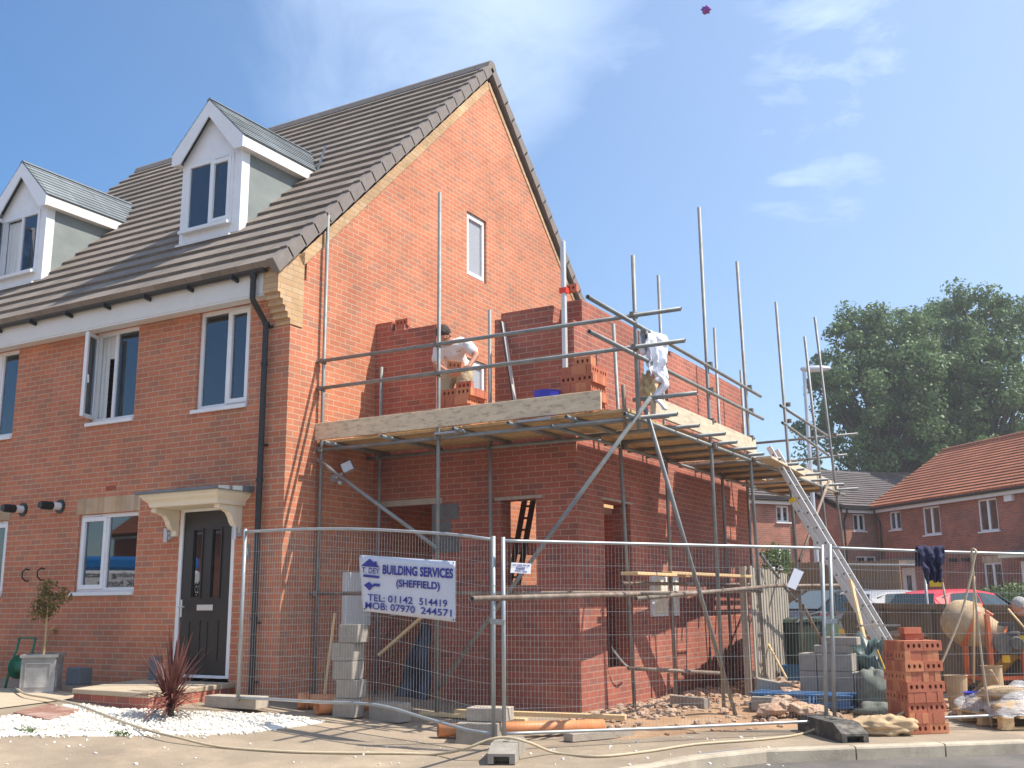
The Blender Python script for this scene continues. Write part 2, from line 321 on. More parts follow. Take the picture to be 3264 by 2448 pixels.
M['slab'] = mat('paving_slab', (.46, .37, .26), .9, .12, 4, bump=.2, bscale=70)
M['soil'] = mat('site_soil', (.36, .22, .125), .98, .28, 1.6, bump=.9, bscale=22, dirt=(.42, .32, .22), dirt_amt=.7, dscale=2.5, speck=.2)
M['rubble'] = mat('rubble', (.43, .31, .22), .95, .3, 9, dirt=(.40, .18, .1), dirt_amt=.8, dscale=4)
M['gravelw'] = mat('white_gravel', (.75, .71, .63), .9, .18, 30, bump=.8, bscale=45)
M['block'] = mat('concrete_block', (.32, .285, .24), .95, .15, 9, bump=.6, bscale=90)
M['blockp'] = mat('concrete_block_pale', (.42, .36, .29), .95, .15, 9, bump=.6, bscale=90)
M['looseb'] = mat('loose_brick', (.46, .15, .085), .9, .16, 14, bump=.3, bscale=80, dirt=(.34, .12, .08), dirt_amt=.5)
M['looseb2'] = mat('loose_brick_orange', (.56, .22, .11), .9, .14, 14, bump=.3, bscale=80)
M['hole'] = mat('brick_hole', (.20, .065, .04), .95, .15, 14)
M['clay'] = mat('orange_pipe', (.60, .23, .09), .5, .15, 6, dirt=(.5, .33, .2), dirt_amt=.4)
M['blue'] = mat('blue_plastic', (.03, .04, .42), .4, .1, 6)
M['palletblue'] = mat('blue_painted_wood', (.05, .14, .30), .8, .3, 9, dirt=(.22, .2, .18), dirt_amt=.6, dscale=8)
M['navy'] = mat('navy_cloth', (.022, .022, .06), .85, .3, 8)
M['whitecloth'] = mat('white_cloth', (.72, .73, .80), .85, .08, 8)
M['wool'] = mat('mineral_wool', (.56, .42, .24), 1, .35, 18, bump=1, bscale=40)
M['bannerw'] = mat('banner_white', (.60, .62, .68), .5, .03, 4)
M['ink'] = mat('blue_ink', (.03, .035, .26), .55, .05, 4)
M['inkb'] = mat('black_ink', (.03, .03, .05), .6, .05, 4)
M['hose'] = mat('hose', (.47, .39, .26), .5, .1, 20)
M['rubber'] = mat('grey_recycled_foot', (.30, .27, .225), .9, .2, 8, bump=.4, bscale=60)
M['rubberb'] = mat('black_rubber_foot', (.075, .07, .063), .85, .3, 8, dirt=(.30, .26, .20), dirt_amt=.85, dscale=6)
M['alu'] = mat('ladder_aluminium', (.66, .65, .62), .4, .08, 6, metal=.35)
M['leaf'] = None
M['bark'] = mat('bark', (.09, .07, .05), .95, .3, 8)
M['binblack'] = mat('bin_green_black', (.03, .045, .035), .5, .2, 5)
M['bingreen'] = mat('bin_green', (.05, .10, .05), .5, .2, 5)
M['tarp'] = mat('green_tarp', (.05, .085, .075), .4, .35, 8, dirt=(.25, .24, .2), dirt_amt=.5)
M['sack'] = mat('grey_sack', (.16, .17, .14), .85, .3, 6)
M['skip'] = mat('grimy_skip', (.17, .135, .095), .75, .35, 1.5, dirt=(.20, .075, .03), dirt_amt=.75, dscale=2.2, stretch=(1, 1, .45))
M['skipy'] = mat('yellow_skip_paint', (.45, .27, .03), .6, .3, 3, dirt=(.2, .12, .05), dirt_amt=.7)
M['mixcream'] = mat('mixer_drum_cement', (.44, .31, .18), .9, .22, 6, dirt=(.56, .45, .30), dirt_amt=.6)
M['orange'] = mat('mixer_orange', (.60, .13, .035), .5, .2, 5, dirt=(.45, .3, .2), dirt_amt=.5)
M['engine'] = mat('mixer_engine', (.10, .09, .075), .6, .4, 8)
M['yellow'] = mat('yellow_sign', (.75, .50, .02), .5, .05, 5)
M['skin'] = mat('skin', (.50, .235, .15), .55, .1, 5)
M['hair'] = mat('dark_hair', (.045, .03, .022), .8, .3, 30, bump=.6, bscale=60)
M['polo'] = mat('white_polo', (.70, .66, .64), .85, .06, 6)
M['shorts'] = mat('beige_shorts', (.45, .37, .24), .9, .12, 6)
M['boots'] = mat('tan_boots', (.28, .19, .10), .85, .2, 6)
M['hat'] = mat('grey_wool_hat', (.36, .35, .33), .95, .2, 25, bump=.6, bscale=50)
M['film'] = None
M['purple'] = mat('purple_foil', (.30, .06, .32), .25, .4, 4, metal=.6)
M['zinc'] = mat('zinc_planter', (.30, .30, .29), .6, .3, 3, metal=.2, dirt=(.6, .58, .55), dirt_amt=.7, dscale=2)
M['cordy'] = mat('cordyline_leaf', (.15, .05, .04), .55, .45, 9)
M['lamphead'] = mat('lamp_head', (.55, .56, .58), .3, .1, 5, metal=.4)
M['paper'] = mat('brown_paper', (.50, .35, .20), .8, .12, 7, bump=.4, bscale=15)
M['tyre'] = mat('tyre', (.02, .02, .02), .85, .1, 5)
def leafmat(name, c, tr=.35):
    m = bpy.data.materials.new(name); m.use_nodes = True; t = m.node_tree; t.nodes.clear(); N = t.nodes; Lk = t.links
    o = N.new('ShaderNodeOutputMaterial'); d = N.new('ShaderNodeBsdfPrincipled'); d.inputs['Roughness'].default_value = .55; ts = N.new('ShaderNodeBsdfTranslucent'); mx = N.new('ShaderNodeMixShader'); mx.inputs[0].default_value = tr
    g = N.new('ShaderNodeTexCoord'); n = N.new('ShaderNodeTexNoise'); n.inputs['Scale'].default_value = .6; n.inputs['Detail'].default_value = 8; n.inputs['Roughness'].default_value = .8; Lk.new(g.outputs['Object'], n.inputs['Vector'])
    r = N.new('ShaderNodeMix'); r.data_type = 'RGBA'; mr = N.new('ShaderNodeMapRange'); mr.inputs[1].default_value = .38; mr.inputs[2].default_value = .62
    Lk.new(n.outputs[0], mr.inputs[0]); Lk.new(mr.outputs[0], r.inputs[0]); r.inputs[6].default_value = rgba([x*.7 for x in c]); r.inputs[7].default_value = rgba([x*1.35 for x in c])
    Lk.new(r.outputs[2], d.inputs['Base Color']); Lk.new(r.outputs[2], ts.inputs[0]); Lk.new(d.outputs[0], mx.inputs[1]); Lk.new(ts.outputs[0], mx.inputs[2]); Lk.new(mx.outputs[0], o.inputs[0])
    return m
M['leaf'] = leafmat('tree_leaf', (.115, .185, .065)); M['leaf2'] = leafmat('tree_leaf_light', (.11, .17, .045)); M['topiary'] = leafmat('topiary_leaf', (.20, .16, .04))
def filmmat():
    m, t, b = newmat('clear_film'); b.inputs['Base Color'].default_value = (.75, .76, .78, 1); b.inputs['Roughness'].default_value = .12; b.inputs['Alpha'].default_value = .38; b.inputs['Specular IOR Level'].default_value = .9
    n = t.nodes.new('ShaderNodeTexNoise'); n.inputs['Scale'].default_value = 14; n.inputs['Detail'].default_value = 5; bp = t.nodes.new('ShaderNodeBump'); bp.inputs['Strength'].default_value = 1; bp.inputs['Distance'].default_value = .04
    t.links.new(n.outputs[0], bp.inputs['Height']); t.links.new(bp.outputs[0], b.inputs['Normal']); return m
M['film'] = filmmat()
def carpaint(name, c): return mat(name, c, .4, .03, 3, metal=0, coat=.15, spec=.4)
# ================================================================ GROUND
def drape(name, poly, m, dz=0, zf=None):
    bm = bmesh.new(); f = bm.faces.new([bm.verts.new((x, y, 0)) for x, y in poly])
    bmesh.ops.triangulate(bm, faces=[f])
    for ax, vals in ((0, (-3, -.4, 3.2, 4.2, 5.6)), (1, (-14, -1, 8, 40))):
        for v in vals:
            bmesh.ops.bisect_plane(bm, geom=bm.verts[:]+bm.edges[:]+bm.faces[:], plane_co=(v, v, 0), plane_no=(1, 0, 0) if ax == 0 else (0, 1, 0))
    for v in bm.verts: v.co.z = (zf or h)(v.co.x, v.co.y)+dz
    b = MB(); bm.verts.ensure_lookup_table(); b.add([v.co for v in bm.verts], [[v.index for v in f.verts] for f in bm.faces]); bm.free()
    o = b.build(name, m, loc=(0, 0, 0)); return T(o, kind='structure')
KL = [(2.2, -6.0), (4.0, -3.4), (4.85, -1.95), (5.22, -1.0), (5.42, -.28), (5.62, .10), (5.98, .42), (6.92, 1.17), (7.91, 1.99), (11.5, 4.9), (30, 19.8)]
def inpoly(x, y, P):
    c = False
    for (a, b), (d, e) in zip(P, P[1:]+P[:1]):
        if (b > y) != (e > y) and x < (d-a)*(y-b)/(e-b)+a: c = not c
    return c
def edged(x, y, P):
    m = 1e9
    for (a, b), (d, e) in zip(P, P[1:]+P[:1]):
        L = (d-a)**2+(e-b)**2; t = max(0, min(1, ((x-a)*(d-a)+(y-b)*(e-b))/L)); m = min(m, math.hypot(a+t*(d-a)-x, b+t*(e-b)-y))
    return m if inpoly(x, y, P) else -m
drape('pavement', [(-9, -14)]+KL[:0]+[(2.2, -14)]+KL+[(30, 300), (-300, 300), (-300, -14)], M['asphalt'])
def hr(x, y): return h(x, y)-lin(x, [(3.4, .012), (4.2, .035), (5.6, .115)])
drape('road', [(2.2, -14), (2.2, -300), (300, -300), (300, 300), (30, 300)]+KL[::-1], M['road'], 0, hr)
drape('ground', [(-300, -14), (-300, -300), (2.2, -300), (2.2, -14)], M['asphalt'], -.002)
# kerb stones along the kerb line
kb = MB(); tot = 0
def along(P, s):
    for (a, b), (d, e) in zip(P, P[1:]):
        L = math.hypot(d-a, e-b)
        if s <= L: return V(a+(d-a)*s/L, b+(e-b)*s/L, 0), V((d-a)/L, (e-b)/L, 0)
        s -= L
    return V(d, e, 0), V((d-a)/L, (e-b)/L, 0)
s = 3.6
while s < 24:
    p, t1 = along(KL, s); q, _ = along(KL, s+.907); t = (q-p).normalized(); n = V(t.y, -t.x, 0)
    top = [h(p.x, p.y)+.004, h(q.x, q.y)+.004]; bot = [hr(p.x, p.y)-.1, hr(q.x, q.y)-.1]
    prof = lambda c, zt, zb: [V(c.x, c.y, zb)-n*.005, V(c.x, c.y, zb)+n*.125, V(c.x, c.y, zt-.022)+n*.125, V(c.x, c.y, zt-.006)+n*.115, V(c.x, c.y, zt)+n*.095, V(c.x, c.y, zt)-n*.005]
    A = prof(p+t*.004, top[0], bot[0]); B = prof(q-t*.004, top[1], bot[1])
    kb.add(A+B, [(5, 4, 3, 2, 1, 0), (6, 7, 8, 9, 10, 11)]+[(i, (i+1) % 6, 6+(i+1) % 6, 6+i) for i in range(6)]); s += .915
T(kb.build('kerb', M['kerb'], loc=(0, 0, 0)), kind='structure')
def mound(name, P, m, cell, amp, rise, fall=.35, seed=0, kind='structure'):
    xs = [p[0] for p in P]; ys = [p[1] for p in P]; x0, x1, y0, y1 = min(xs)-cell, max(xs)+cell, min(ys)-cell, max(ys)+cell
    nx = int((x1-x0)/cell)+1; ny = int((y1-y0)/cell)+1; b = MB(); idx = {}
    for j in range(ny+1):
        for i in range(nx+1):
            x = x0+i*cell; y = y0+j*cell; e = edged(x, y, P)
            if e > -cell*1.6:
                k = max(0, min(1, (e+.1)/fall)); nz = mnoise.noise(V(x*1.1+seed, y*1.1, 0))*.6+mnoise.noise(V(x*4, y*4, seed))*.4
                z = h(x, y)-.02+k*(rise+amp*(nz+.35)); idx[(i, j)] = len(b.v); b.v.append(V(x, y, z))
    for (i, j), a in idx.items():
        q = [(i, j), (i+1, j), (i+1, j+1), (i, j+1)]
        if all(t in idx for t in q): b.f.append(tuple(idx[t] for t in q))
    return T(b.build(name, m, loc=(0, 0, 0), smooth=True), kind=kind)
SOIL = [(3.25, .9), (4.1, .0), (4.9, 1.1), (6.0, 2.45), (7.2, 3.5), (8.6, 4.8), (8.4, 7.5), (6.8, 8.6), (5.6, 11.5), (3.4, 13.5), (2.6, 12), (2.9, 9.2), (3.1, 9.1), (3.1, 2)]
def soilz(x, y):
    e = edged(x, y, SOIL); k = max(0, min(1, (e+.1)/.35)); nz = mnoise.noise(V(x*1.1, y*1.1, 0))*.6+mnoise.noise(V(x*4, y*4, 0))*.4
    return h(x, y)-.02+k*(.035+.09*(nz+.35)) if e > -.1 else h(x, y)
mound('soil', SOIL, M['soil'], .11, .09, .035)
b = MB(); rr = random.Random(3)
for _ in range(2600):
    near = rr.random() < .35
    x, y = (3.25+abs(rr.gauss(0, .45)), rr.uniform(1.5, 9)) if near else (rr.uniform(3.2, 8.5), rr.uniform(0, 12))
    if edged(x, y, SOIL) < .02: continue
    s = rr.choice((.012, .018, .02, .03, .035, .05)) * (1.3 if near else 1); b.ball((x, y, soilz(x, y)+s*.25), (s*rr.uniform(.7, 1.5), s*rr.uniform(.7, 1.2), s*rr.uniform(.4, .8)), 6, 4, .5, Matrix.Rotation(rr.uniform(0, 3), 3, 'Z'))
T(b.build('rubble', M['rubble'], loc=(0, 0, 0), uv=False), 'broken stone and brick rubble strewn over the site soil', 'rubble', kind='stuff')
GRAV = [tuple(fg(*p)[:2]) for p in [(-60, 1600), (0, 1589), (60, 1588), (200, 1590), (330, 1589), (470, 1586), (560, 1580), (660, 1566), (700, 1560), (620, 1548), (520, 1545), (400, 1540), (250, 1535), (150, 1522), (60, 1545), (-60, 1560)]]
mound('gravel', GRAV, M['gravelw'], .07, .02, .035, .2, 4)
GP = [tuple(fg(*p)[:2]) for p in [(28, 1549), (105, 1531), (170, 1542), (105, 1565)]]
b = MB(); rr = random.Random(5); gx = [p[0] for p in GRAV]; gy = [p[1] for p in GRAV]; c = 0
while c < 6500:
    x = rr.uniform(min(gx), max(gx)); y = rr.uniform(min(gy), max(gy)); e = edged(x, y, GRAV); c += 1
    if e < -.12 or (e < 0 and rr.random() < .75): continue
    if edged(x, y, GP) > -.02 and rr.random() < .85: continue
    s = rr.uniform(.008, .019); b.ball((x, y, h(x, y)+(.032 if e > .1 else .004)+s*.3), (s*1.2, s, s*.8), 5, 3, .4, Matrix.Rotation(rr.uniform(0, 3), 3, 'Z'))
T(b.build('white_stones', M['gravelw'], loc=(0, 0, 0), uv=False), 'loose white stones of the front garden gravel', 'gravel', kind='stuff')
b = MB(); b.add([V(p[0], p[1], h(*p)+.05) for p in GP]+[V(p[0], p[1], h(*p)) for p in GP], [(0, 1, 2, 3), (0, 1, 5, 4), (1, 2, 6, 5), (2, 3, 7, 6), (3, 0, 4, 7)])
T(b.build('manhole_cover', mat('red_cover', (.27, .14, .10), .9, .2, 9, dirt=(.6, .5, .45), dirt_amt=.5)), 'reddish diamond shaped manhole cover set in the white gravel', 'manhole cover')
# pale flags on the left of the gravel
PF = [tuple(fg(*p)[:2]) for p in [(-80, 1545), (0, 1532), (150, 1512), (170, 1502), (100, 1488), (-80, 1490)]]
drape('path', PF, M['slab'], .012)
# small stones spilt on the pavement
b = MB(); rr = random.Random(9)
for _ in range(90):
    u = rr.uniform(0, 1700); v = rr.uniform(1592, 1655); p = fg(u, v); s = rr.uniform(.006, .02)
    b.ball(p+V(0, 0, s*.3), (s*1.2, s, s*.6), 5, 3, .4)
T(b.build('spilt_stones', M['gravelw'], loc=(0, 0, 0), uv=False), 'pale stones scattered over the dusty pavement', 'stones', kind='stuff')
# ================================================================ walls with openings
def wallpoly(name, axis, out, holes, off, th, m, parent):
    bm = bmesh.new(); loops = [out]+holes; allv = []
    for L in loops:
        vs = [bm.verts.new((a, z, 0)) for a, z in L]; allv.append(vs)
        for i in range(len(vs)): bm.edges.new((vs[i], vs[(i+1) % len(vs)]))
    bmesh.ops.triangle_fill(bm, use_beauty=True, edges=bm.edges[:])
    bm.verts.index_update(); P = [v.co.copy() for v in bm.verts]; n = len(P); F = [[v.index for v in f.verts] for f in bm.faces]
    g = (lambda a, z, o: V(o, a, z)) if axis == 'X' else (lambda a, z, o: V(a, o, z))
    sg = -1 if axis == 'X' else 1
    b = MB(); fs = F+[[i+n for i in f][::-1] for f in F]
    for vs in allv:
        for i in range(len(vs)): a, c = vs[i].index, vs[(i+1) % len(vs)].index; fs.append((a, c, c+n, a+n))
    b.add([g(p.x, p.y, off) for p in P]+[g(p.x, p.y, off+sg*th) for p in P], fs); bm.free()
    return b.build(name, m, parent)
def rect(a0, a1, z0, z1): return [(a0, z0), (a1, z0), (a1, z1), (a0, z1)]
HX = -9.05      # far left end of the pair of houses
W1 = (-1.64, -.69, 3.93, 5.29); W2 = (-3.76, -2.83, 3.95, 5.29); W3 = (-6.46, -5.51, 3.92, 5.29)
GW = (-3.82, -2.6, 1.56, 2.635); GN = (-6.6, -5.41, 1.56, 2.635); DR = (-1.79, -.8, .47, 2.63)
house = thing('brick_house', 'red brick semi-detached house with steep grey tiled roof and two white dormers, behind the scaffold', 'house')
wallpoly('wall', 'Y', [(HX, -.2), (DR[0], -.2), (DR[0], DR[3]), (DR[1], DR[3]), (DR[1], -.2), (0, -.2), (0, 5.55), (HX, 5.55)], [rect(*w) for w in (W1, W2, W3, GW, GN)], 0, .28, M['brick'], house)
GU = (4.25, 4.88, 6.73, 7.87); GL = (4.24, 4.87, 4.15, 5.32)
def rz(y): return 5.69+.98*(y+.35)       # top of the front roof slope
wallpoly('wall', 'X', [(.28, -.2), (9.9, -.2), (9.9, 5.75), (4.95, 10.56), (.28, 5.95), (.28, 5.0)], [rect(*GU), rect(*GL)], 0, .28, M['brick'], house)
b = MB(); b.b2((HX, 9.62, -.2), (-.28, 9.9, 5.7)); b.b2((HX, .28, -.2), (HX+.25, 9.62, 5.9)); b.b2((-4.6, .28, -.2), (-4.5, 9.62, 5.6)); b.build('wall', M['brick'], house)
b = MB(); b.b2((HX+.3, .3, 3.0), (-.3, 9.6, 3.2)); b.b2((HX+.3, .3, 5.45), (-.3, 9.6, 5.55)); b.b2((HX+.3, 2.6, .1), (-.3, 2.7, 5.4)); b.build('interior', M['dark'], house)
# left gable of the pair, closing the roof space
b = MB(); b.prism([(HX+.05, .1, 5.7), (HX+.05, 9.8, 5.7), (HX+.05, 4.95, 10.5)], (.1, 0, 0)); b.build('gable_end', M['brick'], house)
# roofs
def tiled(x0, x1, y0, z0, y1, z1, n, step, m, parent, name, th=.05):
    b = MB(); d = V(0, y1-y0, z1-z0); L = d.length; dn = d.normalized(); nn = V(0, -dn.z, dn.y) if y1 > y0 else V(0, dn.z, -dn.y)
    if nn.z < 0: nn = -nn
    o = V(0, y0, z0)
    for k in range(n):
        a = o+dn*(L*k/n); c = o+dn*(L*(k+1)/n)
        lo = a+nn*step-dn*.02; hi = c+nn*.006; P = [a-nn*th-dn*.02, lo, hi, c-nn*th]
        for x in (x0, x1): b.v += [p+V(x, 0, 0) for p in P]
        s = len(b.v)-8; b.f += [(s, s+4, s+5, s+1), (s+1, s+5, s+6, s+2), (s+3, s+7, s+4, s), (s, s+1, s+2, s+3), (s+7, s+6, s+5, s+4)]
    return b.build(name, m, parent)
tiled(HX-.05, -.03, -.38, 5.63, 4.98, 10.87, 22, .05, M['tile'], house, 'roof')
tiled(HX-.05, -.03, 10.28, 5.63, 4.98, 10.87, 22, .05, M['tile'], house, 'roof')
b = MB()
prof = [(-.15, -.09), (-.1, .03), (-.05, .075), (.05, .075), (.1, .03), (.15, -.09)]
x = HX-.06
while x < .05:
    x2 = min(x+.44, .09); b.prism([(x, 4.98+a, 10.87+c) for a, c in prof], (x2-x-.006, 0, 0)); x += .445
b.build('ridge_tile', M['verge'], house)
def verge(x0, x1, y0, z0, y1, z1, n):
    b = MB(); d = V(0, y1-y0, z1-z0); L = d.length; dn = d.normalized(); nn = V(0, 0, 1)-dn*dn.z; nn.normalize(); o = V(0, y0, z0)
    for k in range(n):
        a = o+dn*(L*k/n-.03); c = o+dn*(L*(k+1)/n-.004)
        P = [a-nn*.145, a+nn*.055, c+nn*.022, c-nn*.13]
        b.prism([p+V(x0, 0, 0) for p in P], (x1-x0, 0, 0))
    return b
verge(-.03, .085, -.40, 5.63, 4.95, 10.86, 22).build('verge', M['verge'], house)
verge(-.03, .085, 10.3, 5.63, 5.01, 10.86, 22).build('verge', M['verge'], house)
# buff brick courses under the verge and the stepped kneeler at the corner
b = MB()
for (ya, za, yb, zb, wd) in ((.12, 5.82, 4.93, 10.53, .115), (9.78, 5.82, 4.97, 10.53, .05)):
    p = V(0, ya, za); q = V(0, yb, zb); d = (q-p).normalized(); nn = (V(0, 0, 1)-d*d.z).normalized(); b.prism([p-nn*wd, q-nn*wd, q+nn*.03, p+nn*.03], (.014, 0, 0))
b.build('buff_course', M['buff'], house)
st = [(.22, 4.9), (-.02, 4.9)]; y = -.02
for i in range(5):
    z = 4.9+.075*(i+1); st += [(y, z)]; y -= .05; st += [(y, z)]
st += [(y, 5.7), (.22, 5.93)]
MB().prism([(-.24, a, c) for a, c in st], (.254, 0, 0)).build('kneeler', M['buff'], house)
# eaves: fascia, soffit, gutter, brackets, downpipe
b = MB(); b.b2((HX, -.25, 5.29), (-.245, -.235, 5.62)); b.b2((HX, -.232, 5.29), (-.245, -.002, 5.302)); b.b2((HX, -.245, 5.262), (-.245, -.2, 5.288)); b.build('fascia', M['fascia'], house)
b = MB(); n = 9; pr = []
for i in range(n): a = math.pi+math.pi*i/(n-1); pr.append((math.cos(a)*.058, math.sin(a)*.058))
pr += [(p[0]*.9, p[1]*.9) for p in pr[::-1]]
b.prism([(HX-.02, -.315+a, 5.60+c) for a, c in pr], (-HX-.14, 0, 0)); 
gut = b.build('gutter', M['black'], house)
x = -8.9
while x < -.3: MB().bar((x, -.25, 5.52), (x, -.385, 5.54), .03, .05).build('gutter_bracket', M['black'], house); x += .82
PX = fy(548, 585, -.315).x; PL = fy(556, 1150, -.085).x; b = MB(); b.lathe((PX, -.315, 5.42), (0, 0, 1), [(0, .034), (.04, .036), (.1, .05), (.15, .05)], 12)
b.path([(PX, -.315, 5.46), (PX, -.315, 5.22), (PX+.01, -.29, 5.17), (PL-.01, -.12, 4.98), (PL, -.085, 4.92), (PL, -.085, .26)], .038, 10)
for z in (4.93, 4.4, 2.9, 1.2): b.tube((PL, -.085, z-.02), (PL, -.085, z+.02), .047, 10)
for z in (4.9, 3.35, 1.15, .45): b.b2((PL-.05, -.06, z-.012), (PL+.05, -.002, z+.012))
b.build('downpipe', M['black'], house)
# windows
def window(parent, org, hv, nv, w, hh, lights, sill=.05, name='window', curt=None, fw_=.055, room=True):
    org = Vector(org); hv = Vector(hv); nv = Vector(nv); Z = V(0, 0, 1)
    P = lambda a, z, d=0: org+hv*a+Z*z+nv*d
    def bx(b, a0, a1, z0, z1, d0, d1): b.prism([P(a0, z0, d0), P(a1, z0, d0), P(a1, z1, d0), P(a0, z1, d0)], nv*(d1-d0))
    f = MB(); t = fw_
    bx(f, 0, w, 0, t, -.06, 0); bx(f, 0, w, hh-t, hh, -.06, 0); bx(f, 0, t, t, hh-t, -.06, 0); bx(f, w-t, w, t, hh-t, -.06, 0)
    for k in range(1, len(lights)): a = lights[k][0]; bx(f, a-t*.45, a+t*.45, t, hh-t, -.06, -.001)
    panes = []
    for (a0, a1, kind) in lights:
        A0 = a0+(t if a0 == 0 else t*.45); A1 = a1-(t if abs(a1-w) < 1e-6 else t*.45)
        if kind == 's':
            s = .045
            bx(f, A0-.015, A1+.015, t-.015, t+s, -.04, .016); bx(f, A0-.015, A1+.015, hh-t-s, hh-t+.015, -.04, .016)
            bx(f, A0-.015, A0+s, t+s, hh-t-s, -.04, .016); bx(f, A1-s, A1+.015, t+s, hh-t-s, -.04, .016)
            bx(f, (A0+A1)/2-.14, (A0+A1)/2+.14, hh-.03, hh-.015, 0, .02)
            panes.append((A0+s, A1-s, t+s, hh-t-s, -.02))
        elif kind == 'f': panes.append((A0, A1, t, hh-t, -.03))
        elif kind == 'o':   # sash swung open about its left edge
            ang = R(66); dv = hv*math.cos(ang)+nv*math.sin(ang); ww = A1-A0; o2 = P(A0, t, .0); nn = (-hv*math.sin(ang)+nv*math.cos(ang)); s = .05
            Q = lambda a, z: o2+dv*a+Z*z
            for (c0, c1, e0, e1) in ((0, ww, 0, s), (0, ww, hh-2*t-s, hh-2*t), (0, s, s, hh-2*t-s), (ww-s, ww, s, hh-2*t-s)):
                f.prism([Q(c0, e0), Q(c1, e0), Q(c1, e1), Q(c0, e1)], nn*.05)
            f.bar(Q(ww-.03, hh*.45)-nn*.02, Q(ww-.03, hh*.45-.12)-nn*.03, .02, .02)
            wp = ('open', [Q(s, s)+nn*.02, Q(ww-s, s)+nn*.02, Q(ww-s, hh-2*t-s)+nn*.02, Q(s, hh-2*t-s)+nn*.02], nn*.006)
            panes.append(wp)
    wo_ = f.build(name, M['pvc'], parent, bevel=.003)
    for p in panes:
        g = MB()
        if p[0] == 'open': g.prism(p[1], p[2])
        else: g.prism([P(p[0], p[2], p[4]), P(p[1], p[2], p[4]), P(p[1], p[3], p[4]), P(p[0], p[3], p[4])], -nv*.006)
        g.build('pane', M['glass'], wo_)
    if sill:
        g = MB(); bx(g, -sill if True else 0, w, -.035, -.001, -.06, .085); bx(g, -sill, w, -.05, -.035, .05, .085); g.build('sill', M['pvc'], wo_, bevel=.003)
    for c in curt or ():
        a0, a1, z0, z1, cm = c; g = MB(); g.grid(lambda u, v: P(a0+(a1-a0)*u, z0+(z1-z0)*v, -.085+.012*math.sin(u*(a1-a0)*70)), max(4, int((a1-a0)*60)), 1); g.build('curtain', cm, wo_)
    return wo_
X_ = (1, 0, 0); FN = (0, -1, 0)
def fwin(w, lights, **k): return window(house, (w[0], .045, w[2]), X_, FN, w[1]-w[0], w[3]-w[2], lights, **k)
cp = M['cloth_pale']
fwin(W1, [(0, .52, 'f'), (.52, .95, 's')], curt=[(.03, .50, .05, 1.3, cp), (.80, .92, .05, 1.3, cp)])
fwin(W2, [(0, .42, 'o'), (.42, .93, 'f')], curt=[(.2, .9, .95, 1.3, cp), (.02, .2, .05, 1.3, cp)])
fwin(W3, [(0, .5, 's'), (.5, .95, 'f')], curt=[(.5, .9, .9, 1.3, cp)])
fwin(GW, [(0, .56, 's'), (.56, 1.22, 'f')], curt=[(.05, 1.18, .80, 1.03, cp)])
fwin(GN, [(0, .56, 'f'), (.56, 1.19, 's')], curt=[(.05, 1.1, .8, 1.03, cp)])
GX = (0, 1, 0); GNv = (1, 0, 0)
window(house, (-.045, GU[0], GU[2]), GX, GNv, .63, 1.14, [(0, .63, 's')], sill=.0, curt=[(.04, .6, .04, 1.1, M['cloth_pale'])])
window(house, (-.045, GL[0], GL[2]), GX, GNv, .63, 1.17, [(0, .63, 's')], sill=.0, curt=[(.04, .4, .04, 1.1, M['cloth_pale'])])
fro = mat('frosted_pane', (.36, .37, .39), .35, .05, 3)
for w_ in [c for c in house.children if c.name.startswith('window')][-2:]:
    for c in w_.children:
        if c.name.startswith('pane'): c.data.materials[0] = fro
# lintels of upright buff bricks, air brick, flues, little hardware
for w_ in ((-3.88, -2.57), (-6.7, -5.36)): MB().b2((w_[0], -.006, 2.64), (w_[1], .02, 2.865)).build('brick_lintel', M['soldier'], house)
b = MB(); q = fy(240, 1054, 0)
for i in range(3): b.b2((q.x-.1, -.006, q.z-.032+i*.022), (q.x+.1, .01, q.z-.018+i*.022))
b.build('air_brick', mat('terracotta', (.33, .07, .045), .8, .1, 9), house)
for px in (-5.08, -4.24):
    b = MB(); b.lathe((px, 0, 2.78), (0, -1, 0), [(0, .10), (.02, .10), (.02, .09)], 18); b.lathe((px, -.001, 2.78), (0, -1, 0), [(0, .05), (.34, .05)], 14)
    for i in range(5): b.tube((px, -.15-.035*i, 2.78), (px, -.165-.035*i, 2.78), .062, 14)
    fo = b.build('flue', M['black'], house); MB().tube((px, -.02, 2.78), (px, -.14, 2.78), .054, 14).build('flue_collar', M['pvc'], fo)
for (u, v) in ((62, 1243), (95, 1241)):
    q = fy(u, v, 0); b = MB(); b.path([(q.x, 0, q.z+.08), (q.x, -.05, q.z+.09), (q.x-.01, -.1, q.z+.05), (q.x-.01, -.1, q.z-.03), (q.x, -.05, q.z-.08), (q.x, 0, q.z-.08)], .012, 6); b.build('hook', M['black'], house)
for (u, v) in ((368, 1157), (517, 1150)):
    q = fy(u, v, 0); b = MB(); b.b2((q.x-.05, -.025, q.z-.05), (q.x+.05, 0, q.z+.05)); b.tube((q.x, -.08, q.z-.09), (q.x, -.08, q.z+.09), .03, 12); b.bar((q.x, -.02, q.z), (q.x, -.06, q.z), .03, .03); b.build('wall_light', M['lamphead'], house)
